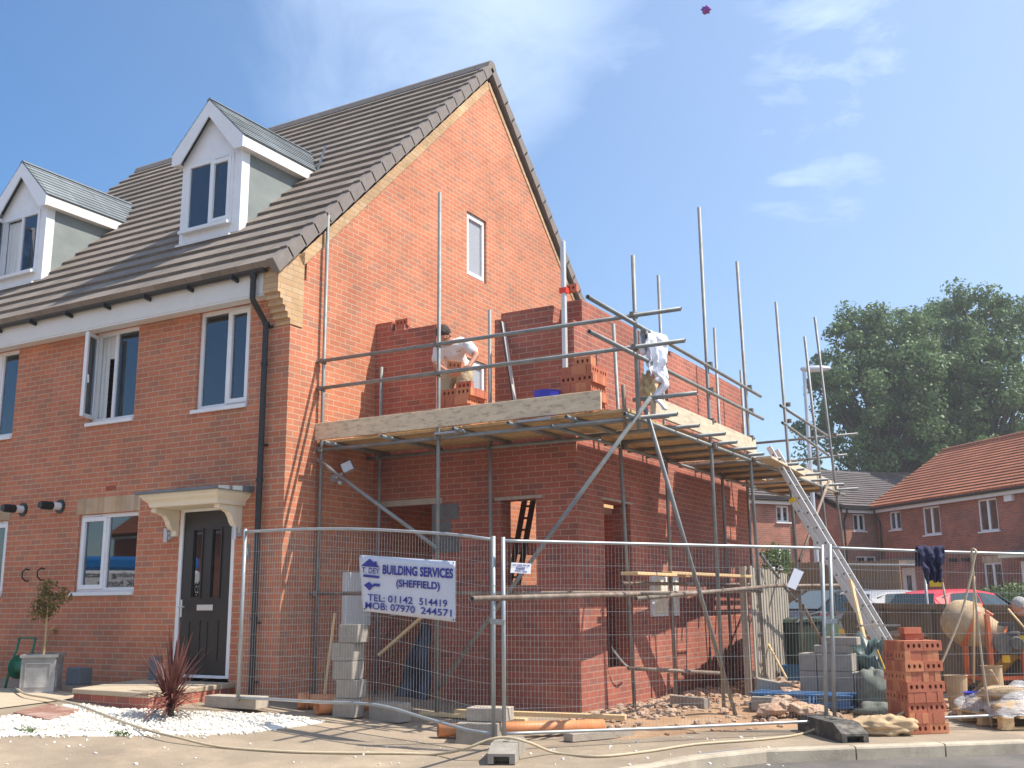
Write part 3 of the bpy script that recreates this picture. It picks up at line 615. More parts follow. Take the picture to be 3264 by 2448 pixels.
# door with frame, glazing, letter plate and handle
b = MB(); d0, d1 = DR[0], DR[1]
b.b2((d0, .0, .47), (d0+.06, .07, 2.63)); b.b2((d1-.06, .0, .47), (d1, .07, 2.63)); b.b2((d0+.06, .0, 2.57), (d1-.06, .07, 2.63)); b.b2((d0+.06, -.01, .47), (d1-.06, .07, .505))
b.build('door_frame', M['pvc'], house, bevel=.003)
gl = [(-1.535, -1.385, 1.47, 2.33), (-1.2, -1.05, 1.47, 2.33)]
xs = [d0+.063, -1.535, -1.385, -1.2, -1.05, d1-.063]; b = MB()
b.b2((xs[0], .02, .508), (xs[5], .06, 1.47)); b.b2((xs[0], .02, 2.33), (xs[5], .06, 2.567))
for a, c in ((xs[0], xs[1]), (xs[2], xs[3]), (xs[4], xs[5])): b.b2((a, .02, 1.47), (c, .06, 2.33))
for a0, a1, z0, z1 in gl: 
    for (p, q, r_, s_) in ((a0-.02, a1+.02, z0-.02, z0), (a0-.02, a1+.02, z1, z1+.02), (a0-.02, a0, z0, z1), (a1, a1+.02, z0, z1)): b.b2((p, .006, r_), (q, .02, s_))
for a0, a1, z0, z1 in ((-1.56, -1.35, .68, 1.18), (-1.24, -1.03, .68, 1.18)):
    for (p, q, r_, s_) in ((a0, a1, z0, z0+.02), (a0, a1, z1-.02, z1), (a0, a0+.02, z0+.02, z1-.02), (a1-.02, a1, z0+.02, z1-.02)): b.b2((p, .01, r_), (q, .02, s_))
door = b.build('door', M['door'], house)
for a0, a1, z0, z1 in gl: MB().b2((a0, .035, z0), (a1, .045, z1)).build('door_glass', M['glass_dark'], door)
MB().b2((-1.42, .008, 1.30), (-1.14, .02, 1.375)).build('letter_plate', mat('chrome', (.7, .68, .64), .3, .05, 5, metal=.5), door, bevel=.004)
b = MB(); b.b2((d0+.075, .008, 1.22), (d0+.105, .02, 1.44)); b.tube((d0+.09, .0, 1.35), (d0+.09, -.04, 1.35), .01, 8); b.tube((d0+.09, -.04, 1.35), (d0+.2, -.04, 1.35), .009, 8); b.build('handle', bpy.data.materials['chrome'], door)
# canopy
b = MB(); b.b2((-1.98, -.62, 2.765), (-.5, 0, 2.80)); b.prism([(-1.98, -.62, 2.80), (-1.98, 0, 2.80), (-1.98, 0, 2.84)], (1.48, 0, 0))
can = b.build('canopy', M['lead'], house)
b = MB(); cprof = [(.0, 0), (.0, .0), (.055, .0), (.05, .03), (.035, .05), (.035, .065), (.02, .09), (.0, .105), (.0, .13)]
def ring(z, o0): return [(-1.93+o0, 0, z), (-1.93+o0, -.58+o0, z), (-.55-o0, -.58+o0, z), (-.55-o0, 0, z)]
lev = [(2.763, 0), (2.735, 0), (2.72, .02), (2.70, .03), (2.66, .075), (2.64, .085), (2.61, .09), (2.60, .10)]
n0 = len(b.v)
for z, o0 in lev: b.v += [Vector(p) for p in ring(z, o0)]
for k in range(len(lev)-1): b.f += [(n0+k*4+i, n0+k*4+(i+1) % 4, n0+(k+1)*4+(i+1) % 4, n0+(k+1)*4+i) for i in range(4)]
b.f += [(0, 1, 2, 3), tuple(n0+(len(lev)-1)*4+i for i in range(4))]
b.build('cornice', M['cream'], can)
bp = [(0, 0), (-.40, 0), (-.40, -.045), (-.36, -.06), (-.30, -.06), (-.22, -.09), (-.17, -.15), (-.15, -.2), (-.11, -.25), (-.05, -.275), (-.05, -.34), (0, -.34)]
for bx_ in (-1.9, -.78): MB().prism([(bx_, a, 2.598+c) for a, c in bp], (.09, 0, 0)).build('bracket', M['cream'], can)
# number plate 8
q = fy(534, 1192, 0); npo = MB().b2((q.x-.05, -.012, q.z-.09), (q.x+.05, 0, q.z+.09)).build('number_plate', M['lead'], house)
def text(body, p0, p1, hgt, m, parent=None, name='lettering', nrm=None, bold=0, depth=.002, shear=0, mono=1, loc=None):
    cu = bpy.data.curves.new('t', 'FONT'); cu.body = body; cu.size = 1; cu.offset = bold; cu.extrude = .0; cu.resolution_u = 3; cu.shear = shear
    o = bpy.data.objects.new('t', cu); COL.objects.link(o); dg = bpy.context.evaluated_depsgraph_get(); me = o.evaluated_get(dg).to_mesh()
    vs = [v.co.copy() for v in me.vertices]; fs = [tuple(f.vertices) for f in me.polygons]; o.to_mesh_clear(); bpy.data.objects.remove(o); bpy.data.curves.remove(cu)
    x0 = min(v.x for v in vs); x1 = max(v.x for v in vs); y0 = min(v.y for v in vs); y1 = max(v.y for v in vs)
    p0 = Vector(p0); p1 = Vector(p1); d = p1-p0; hv = d/(x1-x0); zz = V(0, 0, 1); nn = Vector(nrm).normalized(); b = MB()
    b.add([p0+hv*(v.x-x0)+zz*((v.y-y0)/(y1-y0)*hgt)+nn*depth for v in vs], fs)
    return b.build(name, m, parent, loc=loc, recalc=False)
text('8', (q.x-.022, -.013, q.z-.045), (q.x+.022, -.013, q.z-.045), .09, M['pvc'], npo, 'digit', (0, -1, 0))
# gable fittings
b = MB(); b.b2((0, 1.18, 1.08), (.05, 1.74, 1.78)); b.b2((.05, 1.2, 1.1), (.06, 1.72, 1.76)); b.build('meter_box', M['pvc'], house)
b = MB(); b.b2((0, 1.82, 1.2), (.04, 2.33, 1.6)); b.build('meter_box', M['pvc'], house)
b = MB(); b.lathe((0, .93, 3.0), (1, 0, 0), [(0, .06), (.05, .06)], 12); b.tube((.05, .93, 3.0), (.14, .95, 3.06), .02, 8); b.box((.2, 1.0, 3.14), (.14, .16, .12), Matrix.Rotation(R(25), 3, 'Z') @ Matrix.Rotation(R(-25), 3, 'Y')); b.ball((.12, .93, 2.93), .035, 8, 6); b.build('security_light', M['lamphead'], house)
b = MB(); b.b2((-.002, 1.3, .3), (.05, 1.36, 1.08)); b.build('conduit', M['lead'], house)
# dormers
def dormer(cx, openleft):
    y0 = .65; zb = rz(y0)+.0; hw = .6; ze = 8.0; za = 8.84
    b = MB(); w0, w1, wz0, wz1 = cx-.49, cx+.46, 6.86, 7.93
    b.b2((cx-hw, y0, zb-.1), (w0, y0+.06, ze)); b.b2((w1, y0, zb-.1), (cx+hw, y0+.06, ze)); b.b2((w0, y0, zb-.1), (w1, y0+.06, wz0)); b.b2((w0, y0, wz1), (w1, y0+.06, ze))
    b.prism([(cx-hw, y0, ze), (cx+hw, y0, ze), (cx, y0, za-.12)], (0, .06, 0))
    b.b2((cx+hw, y0-.0, zb-.1), (cx+hw+.012, y0+.16, ze)); b.b2((cx-hw-.012, y0, zb-.1), (cx-hw, y0+.16, ze))
    d = b.build('dormer', M['pvc'], house)
    for sx in (-1, 1):
        x = cx+sx*hw; yb = (ze-5.66)/.98-.35
        MB().prism([(x-.03*sx, y0+.06, zb-.2), (x-.03*sx, y0+.06, ze), (x-.03*sx, yb+.1, ze)], (.03*sx, 0, 0)).build('cheek', M['render_grey'], d)
        # slated slope
        b = MB(); e = V(cx+sx*.74, 0, 8.12); a = V(cx, 0, za+.02); dn = (a-e).normalized(); nn = V(sx*dn.z, 0, abs(dn.x)); L = (a-e).length; n = 9
        for k in range(n):
            p = e+dn*L*k/n; q = e+dn*L*(k+1)/n
            yb0 = (p.z-5.62)/.98-.35+.02; yb1 = (q.z-5.62)/.98-.35+.02
            P = [(p-nn*.02, yb0), (p+nn*.014, yb0), (q+nn*.002, yb1), (q-nn*.02, yb1)]
            vs = [V(c.x, y0-.12, c.z) for c, _ in P]+[V(c.x, yy, c.z) for c, yy in P]
            b.add(vs, [(0, 1, 2, 3), (7, 6, 5, 4), (0, 4, 5, 1), (1, 5, 6, 2), (2, 6, 7, 3), (3, 7, 4, 0)])
        b.build('dormer_roof', M['slate'], d)
        b = MB(); yb = (8.1-5.66)/.98-.35
        b.prism([(cx+sx*.71, y0-.1, 7.94), (cx+sx*.71, y0-.1, 8.10), (cx+sx*.71, yb, 8.10), (cx+sx*.71, yb-.17, 7.94)], (.018*sx, 0, 0)); b.b2((cx+sx*.6, y0-.1, 7.94), (cx+sx*.71, yb-.2, 7.955)); b.build('dormer_fascia', M['fascia'], d)
        b = MB(); P = [V(cx+sx*.73, y0-.125, 8.11), V(cx+sx*.73, y0-.125, 7.93), V(cx+sx*.56, y0-.125, 7.93), V(cx, y0-.125, za-.25), V(cx, y0-.125, za)]
        b.prism(P, (0, .022, 0)); b.build('barge_board', M['pvc'], d)
    MB().prism([(cx-.06, y0-.125, za), (cx, y0-.125, za+.05), (cx+.06, y0-.125, za)], (0, 2.32, 0)).build('dormer_ridge', M['lead'], d)
    # window of the dormer as frame and panes below the dormer part
    kids = window(house, (w0, y0-.02, wz0), X_, FN, w1-w0, wz1-wz0, [(0, .5, 'o' if openleft else 'f'), (.5, w1-w0, 'f' if openleft else 's')], sill=.05, curt=[(.03, .47, .05, 1.0, cp), (.60, .90, .62, 1.0, cp)])
    MB().b2((w0-.1, y0-.09, zb-.06), (cx+hw-.1, y0, zb-.02)).build('lead_flashing', M['fascia'], d)
dormer(-2.25, False); dormer(-6.68, True)
b = MB(); q = V(-2.95, .95, rz(.95)); b.ball((-3.25, 2.0, rz(2.0)+.06), (.09, .12, .09), 10, 8); b.build('roof_vent', M['black'], house)
b = MB(); yy = 2.95; b.prism([(-1.62, 2.3, rz(2.3)+.0), (-1.55, 2.2, rz(2.2)+.0), (-1.75, 2.6, rz(2.6)+.22)], (.05, 0, 0)); b.build('tile_flashing', M['lead'], house)
# entrance step
es = thing('entrance_step', 'low brick doorstep platform topped with a pale slab, in front of the black door', 'step', (-1.7, -.6, .25))
SP = [(-2.35, -.001), (-.68, -.001), (-.45, -1.55), (-1.8, -1.48)]; MB().prism([(x, y, .375) for x, y in SP], (0, 0, .055)).build('slab', M['slab'], es, bevel=.006)
MB().prism([(x*.985-.02, y*.985, .1) for x, y in SP], (0, 0, .274)).build('riser', M['newbrick'], es)
# ================================================================ EXTENSION
ext = thing('brick_extension', 'unfinished two-storey red brick extension with open window holes, wrapped by the scaffold', 'building under construction', (1.6, 5, 0))
ew = wallpoly('wall', 'Y', [(0.005, -.2), (.15, -.2), (.15, 2.67), (1.0, 2.67), (1.0, -.2), (3.17, -.2), (3.17, 4.92), (2.87, 4.92), (2.87, 5.16), (2.09, 5.16), (2.09, 5.085), (1.99, 5.085), (1.99, 3.6), (1.05, 3.6), (1.05, 5.16), (.5, 5.16), (.5, 5.235), (.36, 5.235), (.36, 5.17), (.28, 5.17), (.28, 5.31), (0.005, 5.31)], [rect(2.07, 2.58, 1.58, 2.66)], 1.8, .25, M['newbrick'], ext)
wallpoly('wall', 'X', [(2.05, -.2), (8.65, -.2), (8.65, 5.21), (5.2, 5.21), (5.2, 5.135), (5.03, 5.135), (5.03, 4.32), (4.1, 4.32), (4.1, 5.26), (2.05, 5.26)], [rect(2.57, 3.42, .52, 2.67)], 3.17, .25, M['newbrick'], ext)
MB().b2((.005, 8.65, -.2), (3.17, 8.9, 5.2)).build('wall', M['newbrick'], ext)
for p_, q_ in (((.12, 1.786, 2.672), (1.16, 1.9, 2.75)), ((1.98, 1.79, 2.662), (2.68, 1.9, 2.70)), ((3.1, 2.5, 2.672), (3.182, 3.5, 2.70))): MB().b2(p_, q_).build('lintel', M['blockp'], ext)
b = MB()
for (a0, a1, z0, z1) in ((1.0, 1.42, 2.45, 2.66), (1.0, 1.30, 2.24, 2.44), (1.0, 1.44, 2.02, 2.23)): b.b2((a0, 1.793, z0), (a1, 1.9, z1))
b.build('block_infill', mat('dark_block', (.15, .15, .15), .95, .2, 9, bump=.5), ext)
for (y0, y1) in ((4.01, 4.6), (4.77, 5.05)):
    b = MB(); b.b2((3.172, y0, 1.16), (3.21, y1, 1.75)); m_ = b.build('meter_box', M['pvc'], ext); 
    MB().b2((3.211, y0+.1, 1.2), (3.222, y1-.08, 1.7)).build('meter_door', M['cream'], m_)
MB().b2((.3, 2.05, -.1), (2.9, 8.6, .08)).build('floor', M['soil'], ext)
b = MB()  # unseen boards and joists, added to shade the gable wall behind the doorway
for i in range(12): b.b2((.05, 2.1+.225*i, 3.22), (2.88, 2.315+.225*i, 3.26))
b.build('shade_deck', M['deck'], ext)
for x in (.5, 1.1, 1.7, 2.3): MB().b2((x, 2.06, 3.0), (x+.05, 8.6, 3.2)).build('added_joist', M['timber'], ext)
# ================================================================ SCAFFOLD
DK = 3.455                                   # top of the scaffold boards
sc = thing('scaffold', 'galvanised tube scaffold with board platform wrapped round the brick extension', 'scaffold', (2.3, .6, 0))
ST = M['steel']; r_ = .0242
def tubep(name, p, q, m=None, open_=True):
    b = MB(); b.pipe(p, q, r_, .020, 12) if open_ else b.tube(p, q, r_, 10); return b.build(name, m or ST, sc, smooth=True)
def coup(p, ax=(0, 0, 1), k=0):
    p = Vector(p); b = MB(); rot = Matrix.Rotation(R(k), 3, 'Z')
    b.tube(p-V(0, 0, .028), p+V(0, 0, .028), .036, 10); b.tube(p+rot @ V(.0, -.05, -.03), p+rot @ V(.0, -.05, .03), .034, 8)
    b.tube(p+rot @ V(.03, -.015, .0), p+rot @ V(.085, -.02, .0), .009, 6); b.tube(p+rot @ V(-.035, -.04, 0), p+rot @ V(-.075, -.07, 0), .009, 6); b.tube(p+rot @ V(.07, -.02, 0), p+rot @ V(.085, -.02, .0), .017, 6)
    return b.build('coupler', M['coupler'], sc)
YF, XS, YI, XI = .6, 4.5, 1.62, 3.47
std = {}
for (u0, v0, u1, v1, ax, val, zb) in [(709, 465, 678, 1530, 1, YF, None), (953, 415, 940, 1545, 1, YF, None), (1367, 552, 1380, 925, 1, YF, 3.2), (825, 793, 818, 1100, 1, YI, 'g'), (1055, 670, 1062, 1000, 1, YI, 'g')]:
    p = fy(u0, v0, val); x = (p.x+fy(u1, v1, val).x)/2; z0 = zb if isinstance(zb, float) else h(x, val); std[u0] = V(x, val, 0); tubep('standard', (x, val, z0), (x, val, p.z), M['steel'])
for (u0, v0, u1, v1, x, zb, m_) in [(1510, 448, 1565, 1555, XS, 0, 'steel'), (1592, 565, 1655, 1500, XS, 0, 'steel'), (1676, 652, 1742, 1475, XS, 0, 'steel'), (1738, 727, 1790, 1200, XS, 0, 'steel'), (1760, 685, 1812, 1110, XS, 0, 'steel'), (1325, 700, 1335, 880, XI, 0, 'steel'), (1422, 595, 1535, 2130, XI, 0, 'steel'), (1543, 708, 0, 0, XI, 0, 'steel'), (1600, 800, 0, 0, XI, 0, 'steel')]:
    p = fx(u0, v0, x); q = fx(u1, v1, x) if 0 < v1 < 1700 else V(x, p.y+.04, 0)
    t = (0-p.z)/(q.z-p.z) if abs(q.z-p.z) > .5 else 1
    y0 = p.y+(q.y-p.y)*t; tubep('standard', (x, y0, h(x, y0)-.0), (x, p.y, p.z), M[m_]); std[u0] = V(x, (p.y+y0)/2, 0)
b = MB()
for k in (709, 953, 825, 1055, 1510, 1592, 1676, 1738, 1760, 1325, 1422): b.b2((std[k].x-.075, std[k].y-.075, h(std[k].x, std[k].y)), (std[k].x+.075, std[k].y+.075, h(std[k].x, std[k].y)+.006))
# guard rails
def rail(a, c, ax, val, dx=0, name='guard_rail'):
    p = fx(*a, val) if ax == 0 else fy(*a, val); q = fx(*c, val) if ax == 0 else fy(*c, val); return tubep(name, p, q)
rail(ZD(245, 985), ZE(1580, 370), 1, YF-.05); rail(ZD(265, 1220), ZE(1615, 650), 1, YF-.05)
rail(ZE(755, 265), (1643, 856), 0, XS+.05); rail(ZE(768, 570), (1648, 905), 0, XS+.05)
rail((1686, 876), (1786, 941), 0, XS); rail((1690, 913), (1789, 983), 0, XS)
rail((1627, 958), (1853, 937), 1, 10.25); rail((1627, 1006), (1830, 982), 1, 10.25); rail((1640, 1003), (1722, 994), 1, 7.1)
# ledgers and transoms
zl = 3.33; zt = 3.385
tubep('ledger', (-.12, YF, zl), (4.98, YF, zl)); tubep('ledger', (.05, YI-.02, zl), (3.6, YI-.02, zl)); tubep('ledger', (XS, .28, zl), (XS, 10.6, zl)); tubep('ledger', (XI, .55, zl), (XI, 10.5, zl))
for x in (.3, 1.2, 2.25, 3.0, 3.75): tubep('transom', (x, .38, zt), (x, 1.76, zt))
for i, y in enumerate((.95, 1.75, 2.5, 3.25, 3.9, 4.55, 5.2, 5.9, 6.6, 7.4, 8.3, 9.2, 10.1)): tubep('transom', (3.24, y, zt), (4.75+.16*((i*37) % 5)/5, y, zt))
tubep('transom', (4.42, .72, 3.56), (5.17, .72, 3.56))
for k, zz in ((709, (4.51, 4.14, 3.33)), (953, (4.50, 4.13, 3.33)), (1367, (4.49, 4.12, 3.33)), (825, (3.33,)), (1055, (3.33,))):
    for z in zz: coup((std[k].x, std[k].y, z), k=random.choice((0, 15, -12)))
for k, zz in ((1510, (4.40, 4.06, 3.33)), (1592, (4.39, 4.05, 3.33)), (1676, (4.47, 4.2, 3.33)), (1738, (3.3,)), (1760, (4.4, 4.05, 3.3)), (1325, (3.33,)), (1422, (3.33,)), (1543, (3.33,))):
    for z in zz: coup((std[k].x, std[k].y, z), k=90+random.choice((0, 15, -12)))
for k in (1510, 1592): coup((std[k].x, std[k].y, 3.65), k=60)
# low lift tubes
tubep('low_ledger', fy(*ZF(215, 1360), YF), fy(*ZH(1320, 1205), YF), M['rust']); tubep('low_ledger', (-.05, YI, 1.55), (1.5, YI, 1.53), M['rust'])
tubep('low_ledger', fx(*ZH(1050, 1250), XS+.05), fx(*ZH(2212, 1140), XS+.05), M['rust']); tubep('low_ledger', fx(*ZH(240, 1245), 5.0)+V(-.55, 0, 0), (XS, 4.6, 1.5), M['rust'])
p = fx(*ZH(940, 1130), XI); tubep('low_ledger', p, (XI, 10.2, 1.66), M['rust']); tubep('low_ledger', (XS+.05, 4.7, 1.56), (XS+.05, 10.3, 1.64), M['rust'])
for k in (709, 953): coup((std[k].x, std[k].y, 1.5))
for k in (1510, 1592, 1676): coup((std[k].x, std[k].y, 1.5), k=90)
# braces
def seg(name, p, q, m=None): tubep(name, p, q, m)
seg('brace', fy(*ZE(1310, 1150), .5), fy(945, 1490, .55)); seg('brace', fy(683, 991, .5), fy(*ZF(1375, 968), .5))
p = V(4.58, .68, 3.45); q = fg(1591, 1552); seg('brace', p, q)
seg('brace', V(4.4, .5, 3.7), V(4.36, .62, 3.2), M['rust'])
seg('brace', fx(1790, 1040, 4.6), fx(1727, 1212, 4.6), M['rust']); seg('brace', fx(*Z5(705, 520), 4.3), fx(*Z5(890, 765), 4.3)); seg('brace', fx(*Z5(960, 870), 4.45), fx(*Z5(1075, 1000), 4.45)); seg('brace', fx(*Z5(1135, 1040), 4.8), fx(*Z5(1340, 1440), 4.8), M['rust'])
seg('putlog', fx(*ZI(985, 565), 3.6), fx(*ZI(1720, 605), 4.4), M['rust'])
# boards
rr = random.Random(11)
def board(a, c, m='deck', name='deck_board', w=.222, t=.038):
    MB().bar(a, c, w, t).build(name, M[m], sc, bevel=.004)
for i in range(5):
    y = .72+.228*i; j = rr.uniform(1.9, 2.6)
    board((-.05, y, DK-.019), (j, y, DK-.019)); board((j+.01, y, DK-.019+rr.uniform(0, .004)), (4.35 if i > 0 else 4.4, y, DK-.019))
for i in range(5):
    x = 3.37+.228*i; s0 = 1.87; 
    for (a, c) in ((s0, 4.9+rr.uniform(-.3, .3)), (5.25, 8.0+rr.uniform(-.3, .3)), (8.32, 10.6)): board((x, a, DK-.019-.004*(i % 2)), (x, c, DK-.019))
a = fy(*ZD(265, 1575), .555); b = MB(); b.b2((a.x, .545, DK+.002), (fy(*ZE(872, 1200), .555).x, .583, DK+.225)); b.build('toe_board', M['board'], sc, bevel=.004)
b = MB(); b.b2((4.515, .98, DK-.03), (4.553, 4.86, DK+.19)); b.build('toe_board', M['board_side'], sc, bevel=.004)
b = MB(); b.bar((4.44, 6.9, DK+.02), (4.44, 10.35, DK-.05), .038, .225); b.build('toe_board', M['board_side'], sc, bevel=.004)
board((4.7, 4.7, DK-.1), (4.5, 7.3, DK-.08), 'board_side')
board((3.75, 2.0, 1.70), (3.55, 4.6, 1.72), 'timber'); board((3.6, 3.6, 1.74), (4.3, 4.9, 1.70), 'timber')
b = MB(); b.b2((1.9, .5, 3.36), (2.3, .57, 3.385)); b.b2((3.05, .5, 3.40), (3.5, .57, 3.425)); b.build('clip_strip', M['steel_new'], sc)
# ================================================================ LOOSE BRICKS
def brick_mesh(m, name='brick'):
    L, Wd, H = .215, .1025, .065; bm = bmesh.new(); outer = [(-L/2, -Wd/2), (L/2, -Wd/2), (L/2, Wd/2), (-L/2, Wd/2)]
    loops = [outer]+[[(cx+.017*math.cos(t), .024*math.sin(t)) for t in [2*math.pi*i/8+.39 for i in range(8)]] for cx in (-.062, 0, .062)]
    vv = []
    for Lp in loops:
        vs = [bm.verts.new((a, c, 0)) for a, c in Lp]; vv.append(vs)
        for i in range(len(vs)): bm.edges.new((vs[i], vs[(i+1) % len(vs)]))
    bmesh.ops.triangle_fill(bm, use_beauty=True, edges=bm.edges[:]); bm.verts.index_update()
    P = [v.co.copy() for v in bm.verts]; n = len(P); F = [[v.index for v in f.verts] for f in bm.faces]; fs = F+[[i+n for i in f][::-1] for f in F]
    for vs in vv:
        for i in range(len(vs)): a, c = vs[i].index, vs[(i+1) % len(vs)].index; fs.append((a, c, c+n, a+n))
    b = MB(); b.add([V(p.x, p.y, -H/2) for p in P]+[V(p.x, p.y, H/2) for p in P], fs); bm.free()
    return b.build(name, m, None, loc=(0, 0, 0))
BR = {}
def brick(loc, rot, label, group=None, m='looseb'):
    if m not in BR:
        o = brick_mesh(M[m]); BR[m] = o
    else: o = BR[m].copy(); COL.objects.link(o)
    o.location = loc; o.rotation_mode = 'XYZ'; o.rotation_euler = rot.to_euler() if hasattr(rot, 'to_euler') else rot
    T(o, label, 'brick', None); o['group'] = group or label
    return o
RX = Matrix.Rotation(R(90), 3, 'X'); RZ90 = Matrix.Rotation(R(90), 3, 'Z')
ORD = ['first', 'second', 'third', 'fourth', 'fifth', 'sixth', 'seventh', 'eighth', 'ninth', 'tenth']
def stack(o, rz, courses, k, where, group, seed=1):
    o = Vector(o); RZ = Matrix.Rotation(rz, 3, 'Z'); r2 = random.Random(seed); z = .0515
    for ci, c in enumerate(courses):
        jx, jy = r2.uniform(-.008, .008), r2.uniform(-.008, .008)
        for i in range(2):
            for j in range(k):
                if c in 'ab' and (i == 1): continue
                a = .1085+.2175*i; e = .034+.0665*j
                if c in 'Aa': p, rot = V(a, e, z), RX
                else: p, rot = V(e, a, z), RZ90 @ RX
                p += V(jx+r2.uniform(-.004, .004), jy+r2.uniform(-.004, .004), 0)
                brick(o+RZ @ p, (RZ @ Matrix.Rotation(r2.uniform(-.015, .015), 3, 'Z') @ rot), 'perforated red brick in the %s course up of %s' % (ORD[ci], where), group, 'looseb2' if r2.random() < .3 else 'looseb')
        z += .1035
    return z
za = stack((1.80, .80, DK), 0, 'ABABA', 6, 'the small pile beside the bricklayer', 'bricks in the pile beside the bricklayer', 2)
brick((2.06, .95, DK+za+.0), RX, 'single red brick lying on top of the pile in front of the bricklayer', 'bricks in the pile beside the bricklayer')
zb = stack((3.43, .88, DK), 0, 'ABABAB', 6, 'the tall pile at the platform corner', 'bricks in the pile at the platform corner', 4)
for dx in (0, .07): brick((3.72+dx*0, .93+dx, DK+zb), RX, 'orange perforated brick standing alone on top of the corner platform pile', 'bricks in the pile at the platform corner', 'looseb2')
brick((3.98, 1.0, DK+.034), RZ90, 'red brick lying flat beside the tall platform pile behind the corner pole', None)
q = fx(1606, 952, 4.42); brick(V(4.42, 4.98, DK+.11), Matrix.Rotation(R(90), 3, 'Y') @ Matrix.Rotation(R(90), 3, 'X'), 'red perforated brick standing upright at the end of the side toe board', None)
brick((3.10, 1.86, 5.36), RX, 'red perforated corner brick set on top of the highest new brick corner', None)
brick((.42, 1.87, 5.285), RX, 'red perforated brick standing on top of the low brick wall left of the bricklayer', None)
for i, y in enumerate((7.5, 9.0)): brick((4.2, y, DK+.05), RX, ('red brick on the far platform behind the ladder top', 'red brick beside the plastic bottle on the far platform')[i], None)
b = MB(); b.b2((3.045, 1.70, 4.0), (3.10, 1.76, 5.98)); pp = b.build('profile_post', M['alu'], None, bevel=.004)
T(pp, 'pale metal bricklaying profile post clamped upright at the extension corner', 'profile post')
T(MB().b2((3.025, 1.69, 5.27), (3.125, 1.77, 5.34)).build('profile_clip', mat('red_clip', (.8, .06, .03), .4, .05, 5), pp), None)
# spirit level leaning on the wall
p = fy(*ZD(1935, 630), 1.77); q = fy(*ZD(2060, 1325), 1.55); b = MB(); b.bar((p.x, 1.77, p.z), (q.x, 1.5, q.z), .03, .07, (0, 1, 0)); lv = b.build('spirit_level', M['bark']); MB().bar((p.x+.02, 1.765, p.z), (q.x+.02, 1.495, q.z), .008, .074, (0, 1, 0)).build('edge', M['alu'], lv); T(lv, 'long spirit level leaning against the upper brick wall right of the bricklayer', 'spirit level')
# bucket on the deck
p = fy(*ZE(395, 1150), 1.2); c0 = V(fy(*ZE(395, 1150), .78).x, .78, DK)
bk = MB().lathe(c0, (0, 0, 1), [(0, .11), (.31, .16), (.33, .17), (.33, .155), (.3, .15), (.02, .10)], 20).build('bucket', M['blue'], smooth=False); T(bk, 'blue builder\'s bucket on the scaffold boards behind the toe board', 'bucket')
# sand bag
b = MB(); p = fy(912, 880, 1.0); b.ball((p.x, 1.0, DK+.12), (.24, .16, .13), 16, 10, .5); b.ball((p.x-.25, 1.0, DK+.1), (.14, .12, .1), 12, 8, .5); T(b.build('sand_bag', M['paper'], smooth=True), 'crumpled brown bag lying on the scaffold boards left of the bricks', 'bag')
# mineral wool at the corner
p = fx(*ZE(1300, 1075), 4.42); b = MB(); b.ball(p, (.07, .20, .17), 26, 18, .55, Matrix.Rotation(R(-28), 3, 'X')); b.ball(p+V(.02, .16, -.09), (.05, .13, .07), 20, 12, .5, Matrix.Rotation(R(-35), 3, 'X')); T(b.build('insulation_batt', M['wool'], smooth=True), 'shaggy tan piece of insulation caught on the corner of the scaffold', 'insulation')
# white overalls hung over the rails
def drapecloth(name, top, w, front, back, nv, m, label, cat, thick=.012, seed=0):
    top = Vector(top); nv = Vector(nv); hv = nv.cross(V(0, 0, 1)); 
    def f(u, v):
        s = -back+(front+back)*v; a = (u-.5)*w*(1-.35*abs(s)/(front+.01)*(1 if s > 0 else .4))
        n = mnoise.noise(V(u*3.2+seed, s*1.6, seed)); fold = .05*math.sin(u*17+seed+n*3)*min(1, abs(s)*3)
        zed = .03-abs(s) if abs(s) > .05 else .03-.02*(s/.05)**2*2
        return top+hv*(a+.05*n*abs(s)*2)+nv*((.045 if s > 0 else -.045)*min(1, abs(s)/.05)+fold)+V(0, 0, zed+(.10*n if abs(s) > front*.8 else 0))
    b = MB(); b.grid(f, 22, 26); o = b.build(name, m, solid=0, smooth=True, sub=1)
    if 'crease' not in bpy.data.textures: t_ = bpy.data.textures.new('crease', 'CLOUDS'); t_.noise_scale = .11; t_.noise_depth = 3
    dm = o.modifiers.new('d', 'DISPLACE'); dm.texture = bpy.data.textures['crease']; dm.strength = .11; dm.mid_level = .5
    sm_ = o.modifiers.new('t', 'SOLIDIFY'); sm_.thickness = thick; return T(o, label, cat)
p = fx(*ZE(1340, 600), XS+.05); drapecloth('white_overalls', p, .56, .55, .3, (1, -.1, 0), M['whitecloth'], 'crumpled white overalls hung over the upper guard rail at the scaffold corner', 'clothing', seed=2)
b = MB(); q = p+V(.07, -.03, -.50); b.grid(lambda u, v: q+V(.05*math.sin(8*v), -.07+.16*u*(1-.4*v)+.03*math.sin(6*v), -.40*v), 6, 14); o = b.build('trailing_sleeve', M['whitecloth'], bpy.data.objects['white_overalls'], solid=.03, smooth=True)
# plastic bottle and screwdriver
p = V(4.35, 8.6, DK+.02); b = MB(); b.lathe(p, (0, 0, 1), [(0, .045), (.2, .048), (.27, .018), (.30, .016)], 14); bt = b.build('plastic_bottle', M['film'], smooth=True); T(bt, 'clear plastic drinks bottle standing on the far end of the platform', 'bottle'); MB().lathe(p+V(0, 0, .3), (0, 0, 1), [(0, .018), (.03, .018)], 10).build('cap', M['bingreen'], bt)
